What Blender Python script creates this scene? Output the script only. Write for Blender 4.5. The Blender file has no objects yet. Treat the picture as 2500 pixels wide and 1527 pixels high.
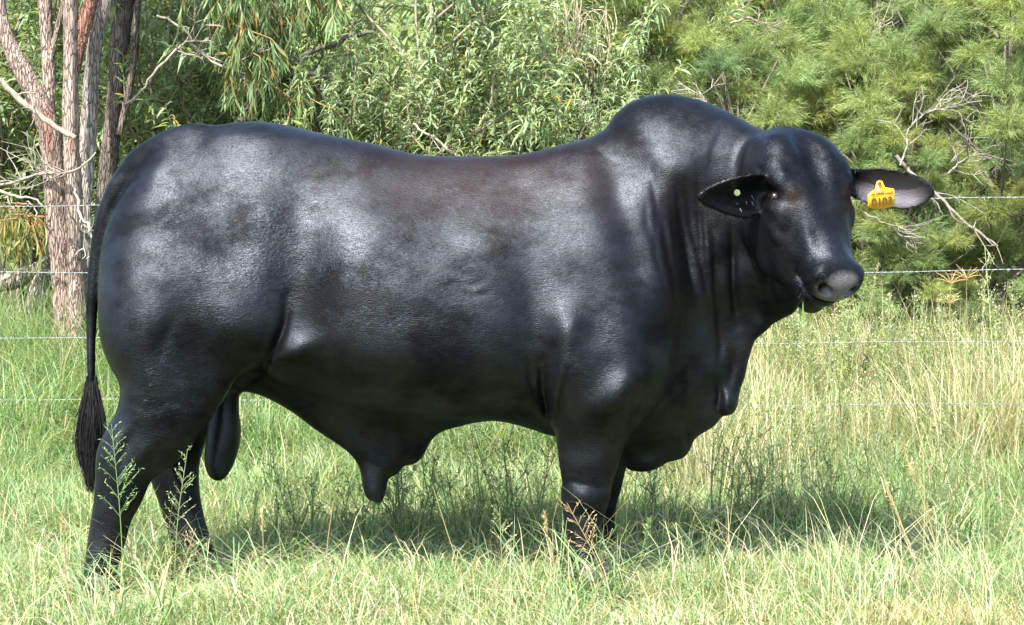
import bpy, math, random
import numpy as np
from math import radians, sin, cos, pi
from mathutils import Vector, Matrix

scene = bpy.context.scene
COL = scene.collection
random.seed(7)
RNG = np.random.default_rng(11)

# ------------------------------------------------------------------ camera
CAM = np.array((0.0, -7.0, 1.05))
FPX = 5110.0                       # focal length in pixels of the 2500 px wide photograph
PITCH = math.atan(108.5 / FPX)
cam_data = bpy.data.cameras.new('camera')
cam_data.sensor_width = 36.0
cam_data.lens = 36.0 * FPX / 2500.0
cam_data.clip_start = 0.1
cam_data.clip_end = 2000.0
cam = bpy.data.objects.new('camera', cam_data)
cam.location = CAM
cam.rotation_euler = (pi / 2 - PITCH, 0, 0)
COL.objects.link(cam)
scene.camera = cam

# ------------------------------------------------------------------ sky, sun, exposure
SUN_DIR = Vector((-0.27, -0.53, 0.70)).normalized()      # towards the sun
elev = math.asin(SUN_DIR.z)
azim = math.atan2(SUN_DIR.x, SUN_DIR.y)
world = bpy.data.worlds.new('World')
scene.world = world
world.use_nodes = True
wn = world.node_tree
bg = wn.nodes['Background']
sky = wn.nodes.new('ShaderNodeTexSky')
sky.sky_type = 'NISHITA'
sky.sun_disc = False
sky.sun_elevation = elev
sky.sun_rotation = azim
sky.air_density = 1.0
sky.dust_density = 1.5
wn.links.new(sky.outputs['Color'], bg.inputs['Color'])
bg.inputs['Strength'].default_value = 0.15
sun_data = bpy.data.lights.new('sun', 'SUN')
sun_data.energy = 4.4
sun_data.angle = radians(0.6)
sun_data.color = (1.0, 0.955, 0.88)
sun = bpy.data.objects.new('sun', sun_data)
sun.rotation_euler = (-SUN_DIR).to_track_quat('-Z', 'Y').to_euler()
sun.location = SUN_DIR * 40
COL.objects.link(sun)
scene.view_settings.view_transform = 'Standard'
scene.view_settings.look = 'None'
scene.view_settings.gamma = 1.0
scene.view_settings.use_curve_mapping = False
scene.view_settings.exposure = 1.82

# ------------------------------------------------------------------ small helpers
def at(px, py, Y=0.0):
    """Point of the vertical plane y=Y seen at a photograph pixel."""
    px = np.asarray(px, float); py = np.asarray(py, float)
    u = (px - 1250.0) / FPX; v = (763.5 - py) / FPX
    dy = cos(PITCH) + v * sin(PITCH); dz = -sin(PITCH) + v * cos(PITCH)
    t = (Y - CAM[1]) / dy
    return u * t + CAM[0], CAM[2] + dz * t

def P3(px, py, Y=0.0):
    x, z = at(px, py, Y)
    return np.array((float(x), float(Y), float(z)))

def mesh_from(name, verts, faces_flat, sizes, smooth=True, mats=(), mat_idx=None):
    """Fast mesh: flat vertex index list + polygon sizes."""
    me = bpy.data.meshes.new(name)
    verts = np.asarray(verts, np.float32); faces_flat = np.asarray(faces_flat, np.int32).ravel()
    sizes = np.asarray(sizes, np.int32)
    me.vertices.add(len(verts)); me.vertices.foreach_set('co', verts.ravel())
    me.loops.add(len(faces_flat)); me.loops.foreach_set('vertex_index', faces_flat)
    me.polygons.add(len(sizes))
    st = np.zeros(len(sizes), np.int32); st[1:] = np.cumsum(sizes)[:-1]
    me.polygons.foreach_set('loop_start', st)
    if smooth:
        me.polygons.foreach_set('use_smooth', np.ones(len(sizes), bool))
    for m in mats:
        me.materials.append(m)
    if mat_idx is not None:
        me.polygons.foreach_set('material_index', np.asarray(mat_idx, np.int32))
    me.update(calc_edges=True)
    return me

def color_attr(me, name, rgb):
    a = me.color_attributes.new(name, 'FLOAT_COLOR', 'POINT')
    c = np.ones((len(rgb), 4), np.float32); c[:, :3] = rgb
    a.data.foreach_set('color', c.ravel())

def link(name, me, parent=None, loc=None, label=None, cat=None, group=None, kind=None):
    o = bpy.data.objects.new(name, me)
    COL.objects.link(o)
    if parent is not None: o.parent = parent
    if loc is not None: o.location = loc
    tag(o, label, cat, group, kind)
    return o

def tag(o, label=None, cat=None, group=None, kind=None):
    if label: o['label'] = label
    if cat: o['category'] = cat
    if group: o['group'] = group
    if kind: o['kind'] = kind
    return o

def lerp_px(keys, q):
    k = np.array(keys, float)
    return np.interp(q, k[:, 0], k[:, 1])

class Nodes:
    def __init__(s, name):
        s.m = bpy.data.materials.new(name); s.m.use_nodes = True
        s.t = s.m.node_tree; s.n = s.t.nodes
        s.b = s.n['Principled BSDF']; s.out = s.n['Material Output']
    def new(s, typ, **kw):
        n = s.n.new(typ)
        for k, v in kw.items():
            if k.startswith('i_'): n.inputs[k[2:].replace('_', ' ')].default_value = v
            else: setattr(n, k, v)
        return n
    def l(s, a, b): s.t.links.new(a, b)
    def noise(s, scale, detail=3.0, rough=0.55, vec=None, dist=0.0):
        n = s.new('ShaderNodeTexNoise'); n.inputs['Scale'].default_value = scale
        n.inputs['Detail'].default_value = detail; n.inputs['Roughness'].default_value = rough
        n.inputs['Distortion'].default_value = dist
        if vec is not None: s.l(vec, n.inputs['Vector'])
        return n.outputs['Fac']
    def ramp(s, fac, stops):
        r = s.new('ShaderNodeValToRGB'); e = r.color_ramp.elements
        while len(e) < len(stops): e.new(0.5)
        for el, (p, c) in zip(e, stops):
            el.position = p; el.color = (*c, 1) if len(c) == 3 else c
        s.l(fac, r.inputs['Fac']); return r.outputs['Color']
    def mix(s, fac, a, b, mode='MIX'):
        m = s.new('ShaderNodeMix', data_type='RGBA', blend_type=mode)
        for sock, v in ((m.inputs[0], fac), (m.inputs[6], a), (m.inputs[7], b)):
            if hasattr(v, 'links'): s.l(v, sock)
            elif isinstance(v, (tuple, list)): sock.default_value = (*v, 1)
            else: sock.default_value = v
        return m.outputs[2]
    def math(s, op, a, b=0.0, c=None):
        m = s.new('ShaderNodeMath', operation=op)
        for i, v in enumerate((a, b) if c is None else (a, b, c)):
            if hasattr(v, 'links'): s.l(v, m.inputs[i])
            else: m.inputs[i].default_value = v
        return m.outputs[0]
    def coords(s, scale=(1, 1, 1), rot=(0, 0, 0)):
        tc = s.new('ShaderNodeTexCoord'); mp = s.new('ShaderNodeMapping')
        mp.inputs['Scale'].default_value = scale; mp.inputs['Rotation'].default_value = rot
        s.l(tc.outputs['Object'], mp.inputs['Vector']); return mp.outputs['Vector']
    def attr(s, name):
        a = s.new('ShaderNodeAttribute', attribute_name=name); return a
    def bump(s, h, strength, dist, normal=None):
        b = s.new('ShaderNodeBump'); b.inputs['Strength'].default_value = strength
        b.inputs['Distance'].default_value = dist; s.l(h, b.inputs['Height'])
        if normal is not None: s.l(normal, b.inputs['Normal'])
        return b.outputs['Normal']
# ================================================================== ground and hill
def ground_h(x, y):
    x = np.asarray(x, float); y = np.asarray(y, float)
    t = np.clip((y - 1.4) / 4.2, 0, 1); t = t * t * (3 - 2 * t)
    return .46 * t + .018 * np.sin(1.7 * x + .6) * np.sin(1.3 * y + 1.1) + .010 * np.sin(4.1 * x + 2 * y) - .012

def sheet(name, xs, ys, hfun, mat):
    X, Y = np.meshgrid(xs, ys, indexing='ij')
    v = np.stack([X, Y, hfun(X, Y)], -1).reshape(-1, 3)
    n, m = X.shape
    i, j = np.meshgrid(np.arange(n - 1), np.arange(m - 1), indexing='ij')
    a = (i * m + j).ravel()
    f = np.stack([a, a + m, a + m + 1, a + 1], 1)
    me = mesh_from(name, v, f, np.full(len(f), 4), mats=[mat])
    return link(name, me, kind='structure')

g = Nodes('meadow_soil')
co = g.coords()
c1 = g.ramp(g.noise(2.2, 5, .6, co), [(.30, (.055, .085, .022)), (.5, (.085, .105, .035)), (.72, (.15, .125, .06))])
c2 = g.ramp(g.noise(38, 4, .7, co), [(.3, (.45, .45, .45)), (.7, (1.0, 1.0, 1.0))])
g.l(g.mix(1.0, c1, c2, 'MULTIPLY'), g.b.inputs['Base Color'])
g.b.inputs['Roughness'].default_value = .95
g.b.inputs['Specular IOR Level'].default_value = .1
g.l(g.bump(g.noise(60, 4, .7, co), .8, .03), g.b.inputs['Normal'])
xs = np.concatenate([[-400, -120, -50, -20], np.arange(-10, 10.1, .25), [20, 50, 120, 400]])
ys = np.concatenate([[-300, -90, -35, -14], np.arange(-8, 14.1, .25), [20, 30, 60, 140, 400]])
sheet('ground', xs, ys, ground_h, g.m)

h = Nodes('hill_pasture')
co = h.coords()
h.l(h.ramp(h.noise(.12, 6, .65, co), [(.35, (.05, .085, .02)), (.5, (.10, .14, .035)), (.7, (.15, .16, .06))]), h.b.inputs['Base Color'])
h.b.inputs['Roughness'].default_value = 1.0; h.b.inputs['Specular IOR Level'].default_value = 0
def hill_h(x, y):
    t = np.clip((y - 45) / 90, 0, 1); t = t * t * (3 - 2 * t)
    return -.6 + 24 * t + 2.2 * t * np.sin(x * .035 + .5) + .8 * t * np.sin(x * .11)
sheet('hill', np.linspace(-260, 260, 80), np.linspace(40, 190, 60), hill_h, h.m)
# ================================================================== vegetation tools
class MB:
    """Collects vertices, faces and per-vertex colours for one mesh."""
    def __init__(s): s.v = []; s.f = []; s.n = []; s.c = []; s.k = 0
    def add(s, v, f, n, c):
        v = np.asarray(v, float).reshape(-1, 3)
        s.v.append(v); s.f.append(np.asarray(f, np.int64).ravel() + s.k); s.n.append(np.asarray(n)); s.k += len(v)
        c = np.asarray(c, float)
        s.c.append(np.broadcast_to(c, (len(v), 3)) if c.ndim == 1 else c)
    def mesh(s, name, mat, smooth=True):
        me = mesh_from(name, np.concatenate(s.v), np.concatenate(s.f), np.concatenate(s.n), smooth, [mat])
        color_attr(me, 'col', np.concatenate(s.c))
        return me

def norm(a): return a / (np.linalg.norm(a, axis=-1, keepdims=True) + 1e-9)

def add_leaves(mb, P, D, N, L, W, droop, col, seg=2, sickle=0.0):
    """Leaves from points P along D with face normal N; droop bends the tip down."""
    n = len(P); P = np.asarray(P); D = norm(np.asarray(D)); S = norm(np.cross(D, N))
    L = np.broadcast_to(L, n)[:, None]; W = np.broadcast_to(W, n)[:, None]; dr = np.broadcast_to(droop, n)[:, None]
    dn = np.array((0, 0, -1.0)); sk = np.broadcast_to(sickle, n)[:, None]
    def at_t(t): return P + D * L * t + dn * L * dr * t * t + S * L * sk * t * (1 - t)
    if seg == 2:
        a, b = at_t(.32), at_t(.68)
        V = np.stack([P, a - S * W * .5, a + S * W * .5, b - S * W * .42, b + S * W * .42, at_t(1.0)], 1)
        F = np.array([0, 2, 1, 1, 2, 4, 3, 3, 4, 5]); nf = [3, 4, 3]; k = 6
    else:
        a = at_t(.42)
        V = np.stack([P, a - S * W * .5, a + S * W * .5, at_t(1.0)], 1)
        F = np.array([0, 2, 3, 1]); nf = [4]; k = 4
    f = (F[None, :] + (np.arange(n) * k)[:, None])
    mb.add(V.reshape(-1, 3), f, np.tile(nf, n), np.repeat(np.broadcast_to(col, (n, 3)), k, 0))

def add_blades(mb, P, D, L, W, bend, col, rng, tipcol=None, cheap=False):
    """Grass blades: 3 tapering sections, bending over along their lean."""
    n = len(P); D = norm(D)
    h = np.stack([D[:, 0], D[:, 1], np.zeros(n)], 1)
    a = rng.uniform(0, 2 * pi, n)
    h = norm(h + .3 * np.stack([np.cos(a), np.sin(a), 0 * a], 1))
    S = norm(np.stack([-h[:, 1] + .5 * np.cos(a), h[:, 0] + .5 * np.sin(a), 0 * a], 1))
    L = L[:, None]; W = W[:, None]; B = bend[:, None]
    def at_t(t): return P + D * L * t * (1 - .25 * B * t) + h * L * B * t * t * .75 - np.array((0, 0, .45)) * L * B * t ** 3
    if cheap:
        b = at_t(.6)
        V = np.stack([P - S * W * .5, P + S * W * .5, b - S * W * .45, b + S * W * .45, at_t(1.0)], 1)
        F = np.array([0, 1, 3, 2, 2, 3, 4])
        cc = np.repeat(col, 5, 0)
        if tipcol is not None:
            w = np.tile([0, 0, .5, .5, 1.0], n)[:, None]; cc = cc * (1 - w) + np.repeat(tipcol, 5, 0) * w
        mb.add(V.reshape(-1, 3), F[None, :] + (np.arange(n) * 5)[:, None], np.tile([4, 3], n), cc)
        return
    b, c = at_t(.45), at_t(.78)
    V = np.stack([P - S * W * .45, P + S * W * .45, b - S * W * .5, b + S * W * .5, c - S * W * .32, c + S * W * .32, at_t(1.0)], 1)
    F = np.array([0, 1, 3, 2, 2, 3, 5, 4, 4, 5, 6]); k = 7
    f = F[None, :] + (np.arange(n) * k)[:, None]
    cc = np.repeat(col, k, 0)
    if tipcol is not None:
        w = np.tile([0, 0, .3, .3, .7, .7, 1.0], n)[:, None]
        cc = cc * (1 - w) + np.repeat(tipcol, k, 0) * w
    mb.add(V.reshape(-1, 3), f, np.tile([4, 4, 3], n), cc)

def add_needles(mb, P, D, L, W, col, rng, droop=.25):
    n = len(P); D = norm(D)
    S = norm(np.cross(D, norm(rng.normal(size=(n, 3)))))
    t = P + D * L[:, None]; t[:, 2] -= L * droop
    w = W[:, None]
    V = np.stack([P - S * w * .5, P + S * w * .5, t], 1)
    mb.add(V.reshape(-1, 3), np.arange(n * 3), np.full(n, 3), np.repeat(col, 3, 0))

def add_tube(mb, pts, rad, sides=6, col=(.2, .15, .1), rough=0.0, rng=None, cap=True):
    pts = np.asarray(pts, float); n = len(pts)
    rad = np.broadcast_to(rad, n)
    T = norm(np.gradient(pts, axis=0))
    ref = np.array((0, 1.0, .13)); U = norm(np.cross(T, ref)); Vv = np.cross(T, U)
    ang = np.arange(sides) / sides * 2 * pi
    rr = rad[:, None] * np.ones((1, sides))
    if rough and rng is not None: rr = rr * (1 + rough * rng.normal(size=(n, sides)))
    V = pts[:, None] + (U[:, None] * np.cos(ang)[None, :, None] + Vv[:, None] * np.sin(ang)[None, :, None]) * rr[..., None]
    i, j = np.meshgrid(np.arange(n - 1), np.arange(sides), indexing='ij')
    j2 = (j + 1) % sides
    f = np.stack([i * sides + j, i * sides + j2, (i + 1) * sides + j2, (i + 1) * sides + j], -1).reshape(-1, 4)
    mb.add(V.reshape(-1, 3), f, np.full(len(f), 4), col)
    if cap:
        mb.add(V[-1], np.arange(sides), [sides], col)

def polyline(pts, n):
    """Catmull-Rom resample of an open path with any number of columns."""
    p = np.array(pts, float); p = np.vstack([2 * p[0] - p[1], p, 2 * p[-1] - p[-2]])
    m = len(p) - 3; out = []
    for q in np.linspace(0, m - 1e-6, n):
        i = int(q); t = q - i; a, b, c, d = p[i:i + 4]
        out.append(.5 * (2 * b + (c - a) * t + (2 * a - 5 * b + 4 * c - d) * t * t + (3 * b - a - 3 * c + d) * t ** 3))
    return np.array(out)

def grow(rng, p, d, length, r, level, top, spec, tubes, twigs):
    """Random branching; the last level is handed back as twigs."""
    n = 6 if level < top else 4
    pts = [np.array(p, float)]; d = norm(np.array(d, float))
    for i in range(n):
        d = norm(d + rng.normal(size=3) * spec.get('wob', .16) + np.array((0, 0, spec.get('up', .06))) * (1 if level < top else spec.get('tip_up', 1)))
        pts.append(pts[-1] + d * length / n)
    pts = np.array(pts)
    rad = np.linspace(r, r * .45, n + 1)
    tubes.append((pts, rad, level))
    if level == top:
        twigs.append(pts); return
    for k in range(rng.integers(*spec['kids'][level])):
        t = rng.uniform(spec.get('first', .25), 1.0) if k else 1.0
        i = min(int(t * n), n - 1); q = pts[i] + (pts[i + 1] - pts[i]) * (t * n - i)
        dd = norm(pts[i + 1] - pts[i])
        side = norm(np.cross(dd, rng.normal(size=3)))
        a = radians(rng.uniform(*spec['angle']))
        grow(rng, q, dd * cos(a) + side * sin(a), length * rng.uniform(*spec['shrink']), r * .5, level + 1, top, spec, tubes, twigs)

def jitter(rng, base, n, amt=.18, hue=.08):
    """Per-leaf colours: brightness and a little yellow / blue."""
    base = np.array(base)
    v = np.exp(rng.normal(size=(n, 1)) * amt); q = rng.normal(size=(n, 1)) * hue
    return np.clip(base * v * (1 + q * np.array((1.0, .25, -.8))), .004, .9)

def leaf_material(name, trans=.35, rough=.55, spec=.35, tint=(1.15, 1.1, .55)):
    m = Nodes(name)
    a = m.attr('col')
    m.l(a.outputs['Color'], m.b.inputs['Base Color'])
    m.b.inputs['Roughness'].default_value = rough
    m.b.inputs['Specular IOR Level'].default_value = spec
    t = m.new('ShaderNodeBsdfTranslucent')
    m.l(m.mix(1.0, a.outputs['Color'], tint, 'MULTIPLY'), t.inputs['Color'])
    mx = m.new('ShaderNodeMixShader'); mx.inputs[0].default_value = trans
    m.l(m.b.outputs[0], mx.inputs[1]); m.l(t.outputs[0], mx.inputs[2]); m.l(mx.outputs[0], m.out.inputs['Surface'])
    return m.m
LEAF = leaf_material('leaf', .45)
GLOSSLEAF = leaf_material('gum_leaf', .40, .5, .3)
NEEDLE = leaf_material('needle', .40, .6, .2)
GRASS = leaf_material('grass_blade', .42, .6, .25, (1.1, 1.1, .6))

def twig_material():
    m = Nodes('twig_bark'); a = m.attr('col'); co = m.coords((1, 1, .35))
    m.l(m.mix(1.0, a.outputs['Color'], m.ramp(m.noise(60, 4, .65, co), [(.3, (.5, .5, .5)), (.7, (1.25, 1.22, 1.18))]), 'MULTIPLY'), m.b.inputs['Base Color'])
    m.b.inputs['Roughness'].default_value = .9; m.b.inputs['Specular IOR Level'].default_value = .15
    m.l(m.bump(m.noise(90, 3, .6, co), .6, .006), m.b.inputs['Normal'])
    return m.m
TWIG = twig_material()

def bark_material():
    """Furrowed bark: long raised plates between dark cracks."""
    m = Nodes('furrowed_bark'); a = m.attr('col')
    co = m.coords((1, 1, .13))
    v = m.new('ShaderNodeTexVoronoi', feature='DISTANCE_TO_EDGE'); v.inputs['Scale'].default_value = 78
    d = m.new('ShaderNodeTexNoise'); d.inputs['Scale'].default_value = 14; d.inputs['Detail'].default_value = 4
    m.l(co, d.inputs['Vector'])
    ad = m.new('ShaderNodeVectorMath', operation='MULTIPLY_ADD'); ad.inputs[1].default_value = (.075, .075, .02)
    m.l(d.outputs['Color'], ad.inputs[0]); m.l(co, ad.inputs[2]); m.l(ad.outputs[0], v.inputs['Vector'])
    crack = m.ramp(v.outputs['Distance'], [(.0, (.0, .0, .0)), (.10, (.72, .72, .72)), (.35, (1, 1, 1))])
    fine = m.noise(150, 4, .7, co)
    hgt = m.math('ADD', m.math('MULTIPLY', crack, .8), m.math('MULTIPLY', fine, .35))
    patch = m.ramp(m.noise(9, 4, .6, co), [(.35, (.75, .72, .70)), (.65, (1.2, 1.16, 1.12))])
    c = m.mix(1.0, a.outputs['Color'], patch, 'MULTIPLY')
    c = m.mix(1.0, c, m.ramp(fine, [(.3, (.7, .7, .7)), (.7, (1.2, 1.2, 1.2))]), 'MULTIPLY')
    c = m.mix(m.math('SUBTRACT', 1.0, crack), c, m.mix(1.0, a.outputs['Color'], (.34, .30, .29), 'MULTIPLY'))
    m.l(c, m.b.inputs['Base Color'])
    m.b.inputs['Roughness'].default_value = .95; m.b.inputs['Specular IOR Level'].default_value = .1
    m.l(m.bump(hgt, 1.0, .012), m.b.inputs['Normal'])
    return m.m
BARK = bark_material()

def tubes_mesh(mb, tubes, rng, col, sides=(7, 6, 5, 4), minr=.0016):
    for pts, rad, lv in tubes:
        c = np.array(col) * rng.uniform(.75, 1.25)
        add_tube(mb, pts, np.maximum(rad, minr), sides[min(lv, len(sides) - 1)], c, .05, rng, cap=False)

def twig_points(rng, twigs, spacing, start=.1):
    """Positions and directions spread along twigs."""
    P, D, T = [], [], []
    for pts in twigs:
        seg = np.diff(pts, axis=0); ln = np.linalg.norm(seg, axis=1); tot = ln.sum()
        s = np.arange(start * tot, tot, spacing) + rng.uniform(-.3, .3) * spacing
        cum = np.concatenate([[0], np.cumsum(ln)])
        i = np.clip(np.searchsorted(cum, s) - 1, 0, len(seg) - 1)
        t = (s - cum[i]) / ln[i]
        P.append(pts[i] + seg[i] * t[:, None]); D.append(seg[i] / ln[i][:, None]); T.append(s / tot)
    return np.concatenate(P), np.concatenate(D), np.concatenate(T)

def spread(rng, D, lo, hi):
    """Directions at an angle to D, at random round it."""
    S = norm(np.cross(D, rng.normal(size=D.shape))); a = np.radians(rng.uniform(lo, hi, len(D)))[:, None]
    return D * np.cos(a) + S * np.sin(a)

def make_broad_shrub(seed, height=2.4, spreadr=1.0, leafL=(.080, .125), leafW=(.011, .017), col=(.265, .345, .180), spacing=.0085, stems=8, droop=.6, yellow=.025, stemcol=(.22, .19, .15)):
    """Multi-stemmed shrub with sickle-shaped leaves in drooping sprays: (stem mesh, leaf mesh)."""
    rng = np.random.default_rng(seed); tubes, twigs = [], []
    spec = dict(kids=[(6, 9), (5, 8), (3, 5)], angle=(25, 62), shrink=(.42, .62), up=.10, wob=.15, first=.22)
    for i in range(stems):
        a = 2 * pi * (i + rng.uniform(0, .6)) / stems; lean = rng.uniform(.05, .55) * spreadr
        grow(rng, (.12 * cos(a), .12 * sin(a), 0), (cos(a) * lean, sin(a) * lean, 1), height * rng.uniform(.55, .85), .02, 0, 2, spec, tubes, twigs)
    sm = MB(); tubes_mesh(sm, tubes, rng, stemcol)
    P, D, T = twig_points(rng, twigs, spacing, .05)
    LD = spread(rng, D, 25, 75); LD[:, 2] += .15
    n = len(P); N = norm(np.array((0, 0, 1.0)) + .55 * rng.normal(size=(n, 3)))
    c = jitter(rng, col, n, .20, .07); y = rng.random(n) < yellow; c[y] = jitter(rng, (.34, .26, .05), y.sum(), .2, .05)
    lm = MB(); add_leaves(lm, P, LD, N, rng.uniform(*leafL, n), rng.uniform(*leafW, n), droop * rng.uniform(.5, 1.5, n), c, 2, rng.normal(size=n) * .16)
    return sm.mesh('stems', TWIG), lm.mesh('leaves', LEAF), n

def make_needle_tree(seed, height=3.0, radius=1.15, clumps=64, col=(.225, .290, .110), trunkcol=(.17, .145, .12)):
    """Fine-needled tree: branches that end in soft rounded clumps of thread-like plumes."""
    rng = np.random.default_rng(seed); sm, nm = MB(), MB()
    ax = polyline([(0, 0, 0), (rng.normal() * .08, rng.normal() * .08, height * .5), (rng.normal() * .15, rng.normal() * .15, height * .95)], 14)
    add_tube(sm, ax, np.linspace(.05, .012, 14), 8, trunkcol, .06, rng)
    for k in range(clumps):
        u = (k + rng.random()) / clumps; z = height * (.06 + .92 * u)
        R = radius * (1 - .62 * max(0, (u - .45) / .55) ** 1.4) * rng.uniform(.45, 1.0); a = k * 2.399 + rng.normal() * .3
        i = min(int(max(u * .8 - .05, 0.02) * 13), 12); p0 = ax[i]
        c = np.array((cos(a) * R, sin(a) * R, z)); out = norm(c - np.array((0, 0, z - .55 * R - .1)))
        add_tube(sm, polyline([p0, (p0 * .5 + c * .5) + np.array((0, 0, -.06 * R)), c + out * .08], 8), np.linspace(.014, .004, 8), 5, np.array(trunkcol) * rng.uniform(.8, 1.2), .06, rng)
        rad = rng.uniform(.20, .36); nt_ = int(30 + 60 * rad / .36)
        tone = np.exp(rng.normal() * .13); warm = rng.normal() * .06
        D = norm(out * .75 + rng.normal(size=(nt_, 3)) * .72); D[:, 2] = np.abs(D[:, 2]) * .85 + D[:, 2] * .15
        D = norm(D); L = rad * rng.uniform(.55, 1.05, nt_)
        base = c - out * .10
        for d, l in zip(D[:16], L[:16]):
            add_tube(sm, polyline([base, base + d * l * .5 + np.array((0, 0, -.01)), base + d * l * .95], 4), (.003, .0025, .002, .0013), 3, np.array(trunkcol) * 1.2)
        m_ = 30
        t = rng.uniform(.25, 1.0, (nt_, m_)); P = base + D[:, None] * (L[:, None] * t)[..., None]
        P = P.reshape(-1, 3) + rng.normal(size=(nt_ * m_, 3)) * .007
        ND = spread(rng, np.repeat(D, m_, 0), 8, 55); n = len(P)
        cc = jitter(rng, np.array(col) * tone * (1 + warm * np.array((1.6, .5, -1))), n, .17, .05)
        add_needles(nm, P, ND, rng.uniform(.05, .10, n), rng.uniform(.0030, .0048, n), cc, rng, .3)
    return sm.mesh('trunk', TWIG), nm.mesh('needles', NEEDLE)

def place(kind, meshes, x, y, label, cat, group, scale=1.0, rot=0.0, parts=('stem', 'foliage'), sink=.03, tilt=(0, 0)):
    """A plant as an Empty at its foot with its stems and its foliage as parts."""
    r = bpy.data.objects.new(kind, None); COL.objects.link(r)
    r.location = (x, y, float(ground_h(x, y)) - sink); r.rotation_euler = (tilt[0], tilt[1], rot)
    r.scale = (scale,) * 3 if np.isscalar(scale) else scale
    tag(r, label, cat, group)
    for nm, me in zip(parts, meshes):
        o = link(nm, me, r)
        if nm in ('foliage', 'needles', 'leaves'): o['kind'] = 'stuff'
    return r
def xat(px, Y): return float(at(px, 600, Y)[0])
# ================================================================== the thicket behind the fence
wa = [make_broad_shrub(21 + i, 2.5, 1.0)[:2] for i in range(3)]
wb = [make_broad_shrub(31 + i, 2.3, .9, (.070, .115), (.012, .019), (.235, .315, .155), .012, 8, .4, .015)[:2] for i in range(2)]
nt = [make_needle_tree(41 + i) for i in range(3)]
W_G = 'pale green sickle-leaved wattles behind the fence'
for i, (px, Y, sc, ro, k, lab) in enumerate([
        (1080, 5.0, 1.02, .3, 0, 'tallest pale green sickle-leaved wattle, rising above the dip in the bull\'s back'),
        (1170, 4.7, .80, 5.2, 2, 'pale green wattle in front of the tallest one, over the lowest point of the back'),
        (860, 5.3, .78, 2.1, 1, 'low pale green wattle above the bull\'s loin, right of the hanging gum leaves'),
        (1330, 5.4, .80, 4.0, 2, 'pale green wattle beside the tan dead vines, in front of the hump'),
        (1490, 5.0, .66, 1.2, 1, 'small pale green wattle touching the back edge of the bull\'s hump')]):
    place('wattle_shrub', wa[k], xat(px, Y), Y, lab, 'shrub', W_G, sc, ro)
for i, (px, Y, sc, ro, k, lab) in enumerate([
        (460, 5.6, .95, .4, 0, 'leafy green shrub between the dark forked trunk and the bull\'s rump'),
        (360, 6.6, 1.25, 2.4, 1, 'tall leafy shrub right behind the thin forked trunk'),
        (60, 6.4, 1.15, 1.1, 0, 'leafy green shrub at the left edge behind the tree trunks'),
        (190, 7.2, 1.3, 3.3, 1, 'leafy shrub glimpsed between the two red brown trunks'),
        (640, 7.0, 1.05, 5.0, 0, 'leafy shrub in the shade behind the crooked dark branch'),
        (2440, 7.4, 1.45, 5.0, 1, 'broad-leaved green shrub in the top right corner above the fine-needled trees')]):
    place('leafy_shrub', wb[k], xat(px, Y), Y, lab, 'shrub', 'darker leafy shrubs in the thicket', sc, ro)
N_G = 'fine-needled feathery trees at the right'
for i, (px, Y, sc, ro, k, lab) in enumerate([
        (1610, 5.6, .84, .2, 0, 'feathery yellow green tree right above the bull\'s hump'),
        (1800, 5.0, .68, 1.9, 1, 'low feathery tree between the hump and the bull\'s forehead'),
        (1960, 6.0, .90, 3.2, 2, 'feathery tree rising above the bull\'s head'),
        (2120, 5.0, .66, 5.1, 0, 'feathery green bush behind the ear with the yellow tag'),
        (2290, 5.5, .86, 4.3, 1, 'feathery tree with the long pale dead branch in front of it'),
        (2450, 4.9, .78, .9, 2, 'feathery yellow green tree at the right edge of the picture'),
        (2200, 4.6, .50, 2.6, 2, 'smallest feathery bush, down by the second wire right of the muzzle'),
        (1480, 6.8, 1.0, 2.9, 1, 'feathery tree at the top, behind the tan dead vines'),
        (1720, 7.2, 1.1, 5.5, 2, 'tall feathery tree at the top, behind the two above the hump'),
        (2080, 7.6, 1.15, 4.9, 0, 'tall feathery tree at the top, behind the dark forked trunk'),
        (2380, 7.9, 1.2, 1.6, 1, 'tall feathery tree at the top right, second from the edge')]):
    place('feathery_tree', nt[k], xat(px, Y), Y, lab, 'tree', N_G, sc, ro, parts=('trunk', 'needles'))

# a far-off belt of bush beyond the thicket that reads as one mass
rng = np.random.default_rng(390); fm, ft = MB(), MB()
n = 36000
x = rng.uniform(-13, 13, n); y = rng.uniform(10.5, 17, n); top = 3.2 + 3.0 * np.interp(x, np.linspace(-13, 13, 40), rng.random(40)); hole = np.exp(-.5 * ((x / (y + 7) + .098) / .012) ** 2)
z = top * rng.random(n) ** .8
k = rng.random(n) > hole * 1.2
P = np.stack([x, y, ground_h(x, y) + z], 1)[k]; n = len(P)
add_leaves(fm, P, norm(rng.normal(size=(n, 3)) + (0, 0, -.3)), norm(rng.normal(size=(n, 3)) + (0, -.6, .6)), rng.uniform(.12, .26, n), rng.uniform(.035, .07, n), .3, jitter(rng, (.18, .23, .10), n, .3, .1), 1)
link('distant_bush', fm.mesh('distant_bush', LEAF), kind='stuff')
# ------------------------------------------------------------------ trunks at the left
def px_path(keys, Y, n=26, wob=.0, rng=None):
    """keys: (px, py, width px); Y number or [Y0, Y1]. World path and radii."""
    k = np.array(keys, float); Ys = np.linspace(Y, Y, len(k)) if np.isscalar(Y) else np.linspace(Y[0], Y[1], len(k))
    pts = np.array([P3(a, b, y) for (a, b, _), y in zip(k, Ys)])
    rad = k[:, 2] * .46 * (7 + Ys) / FPX
    q = polyline(np.hstack([pts, rad[:, None]]), n)
    p = q[:, :3]
    if wob and rng is not None: p = p + np.cumsum(rng.normal(size=p.shape), 0) * wob
    return p, q[:, 3]

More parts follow.
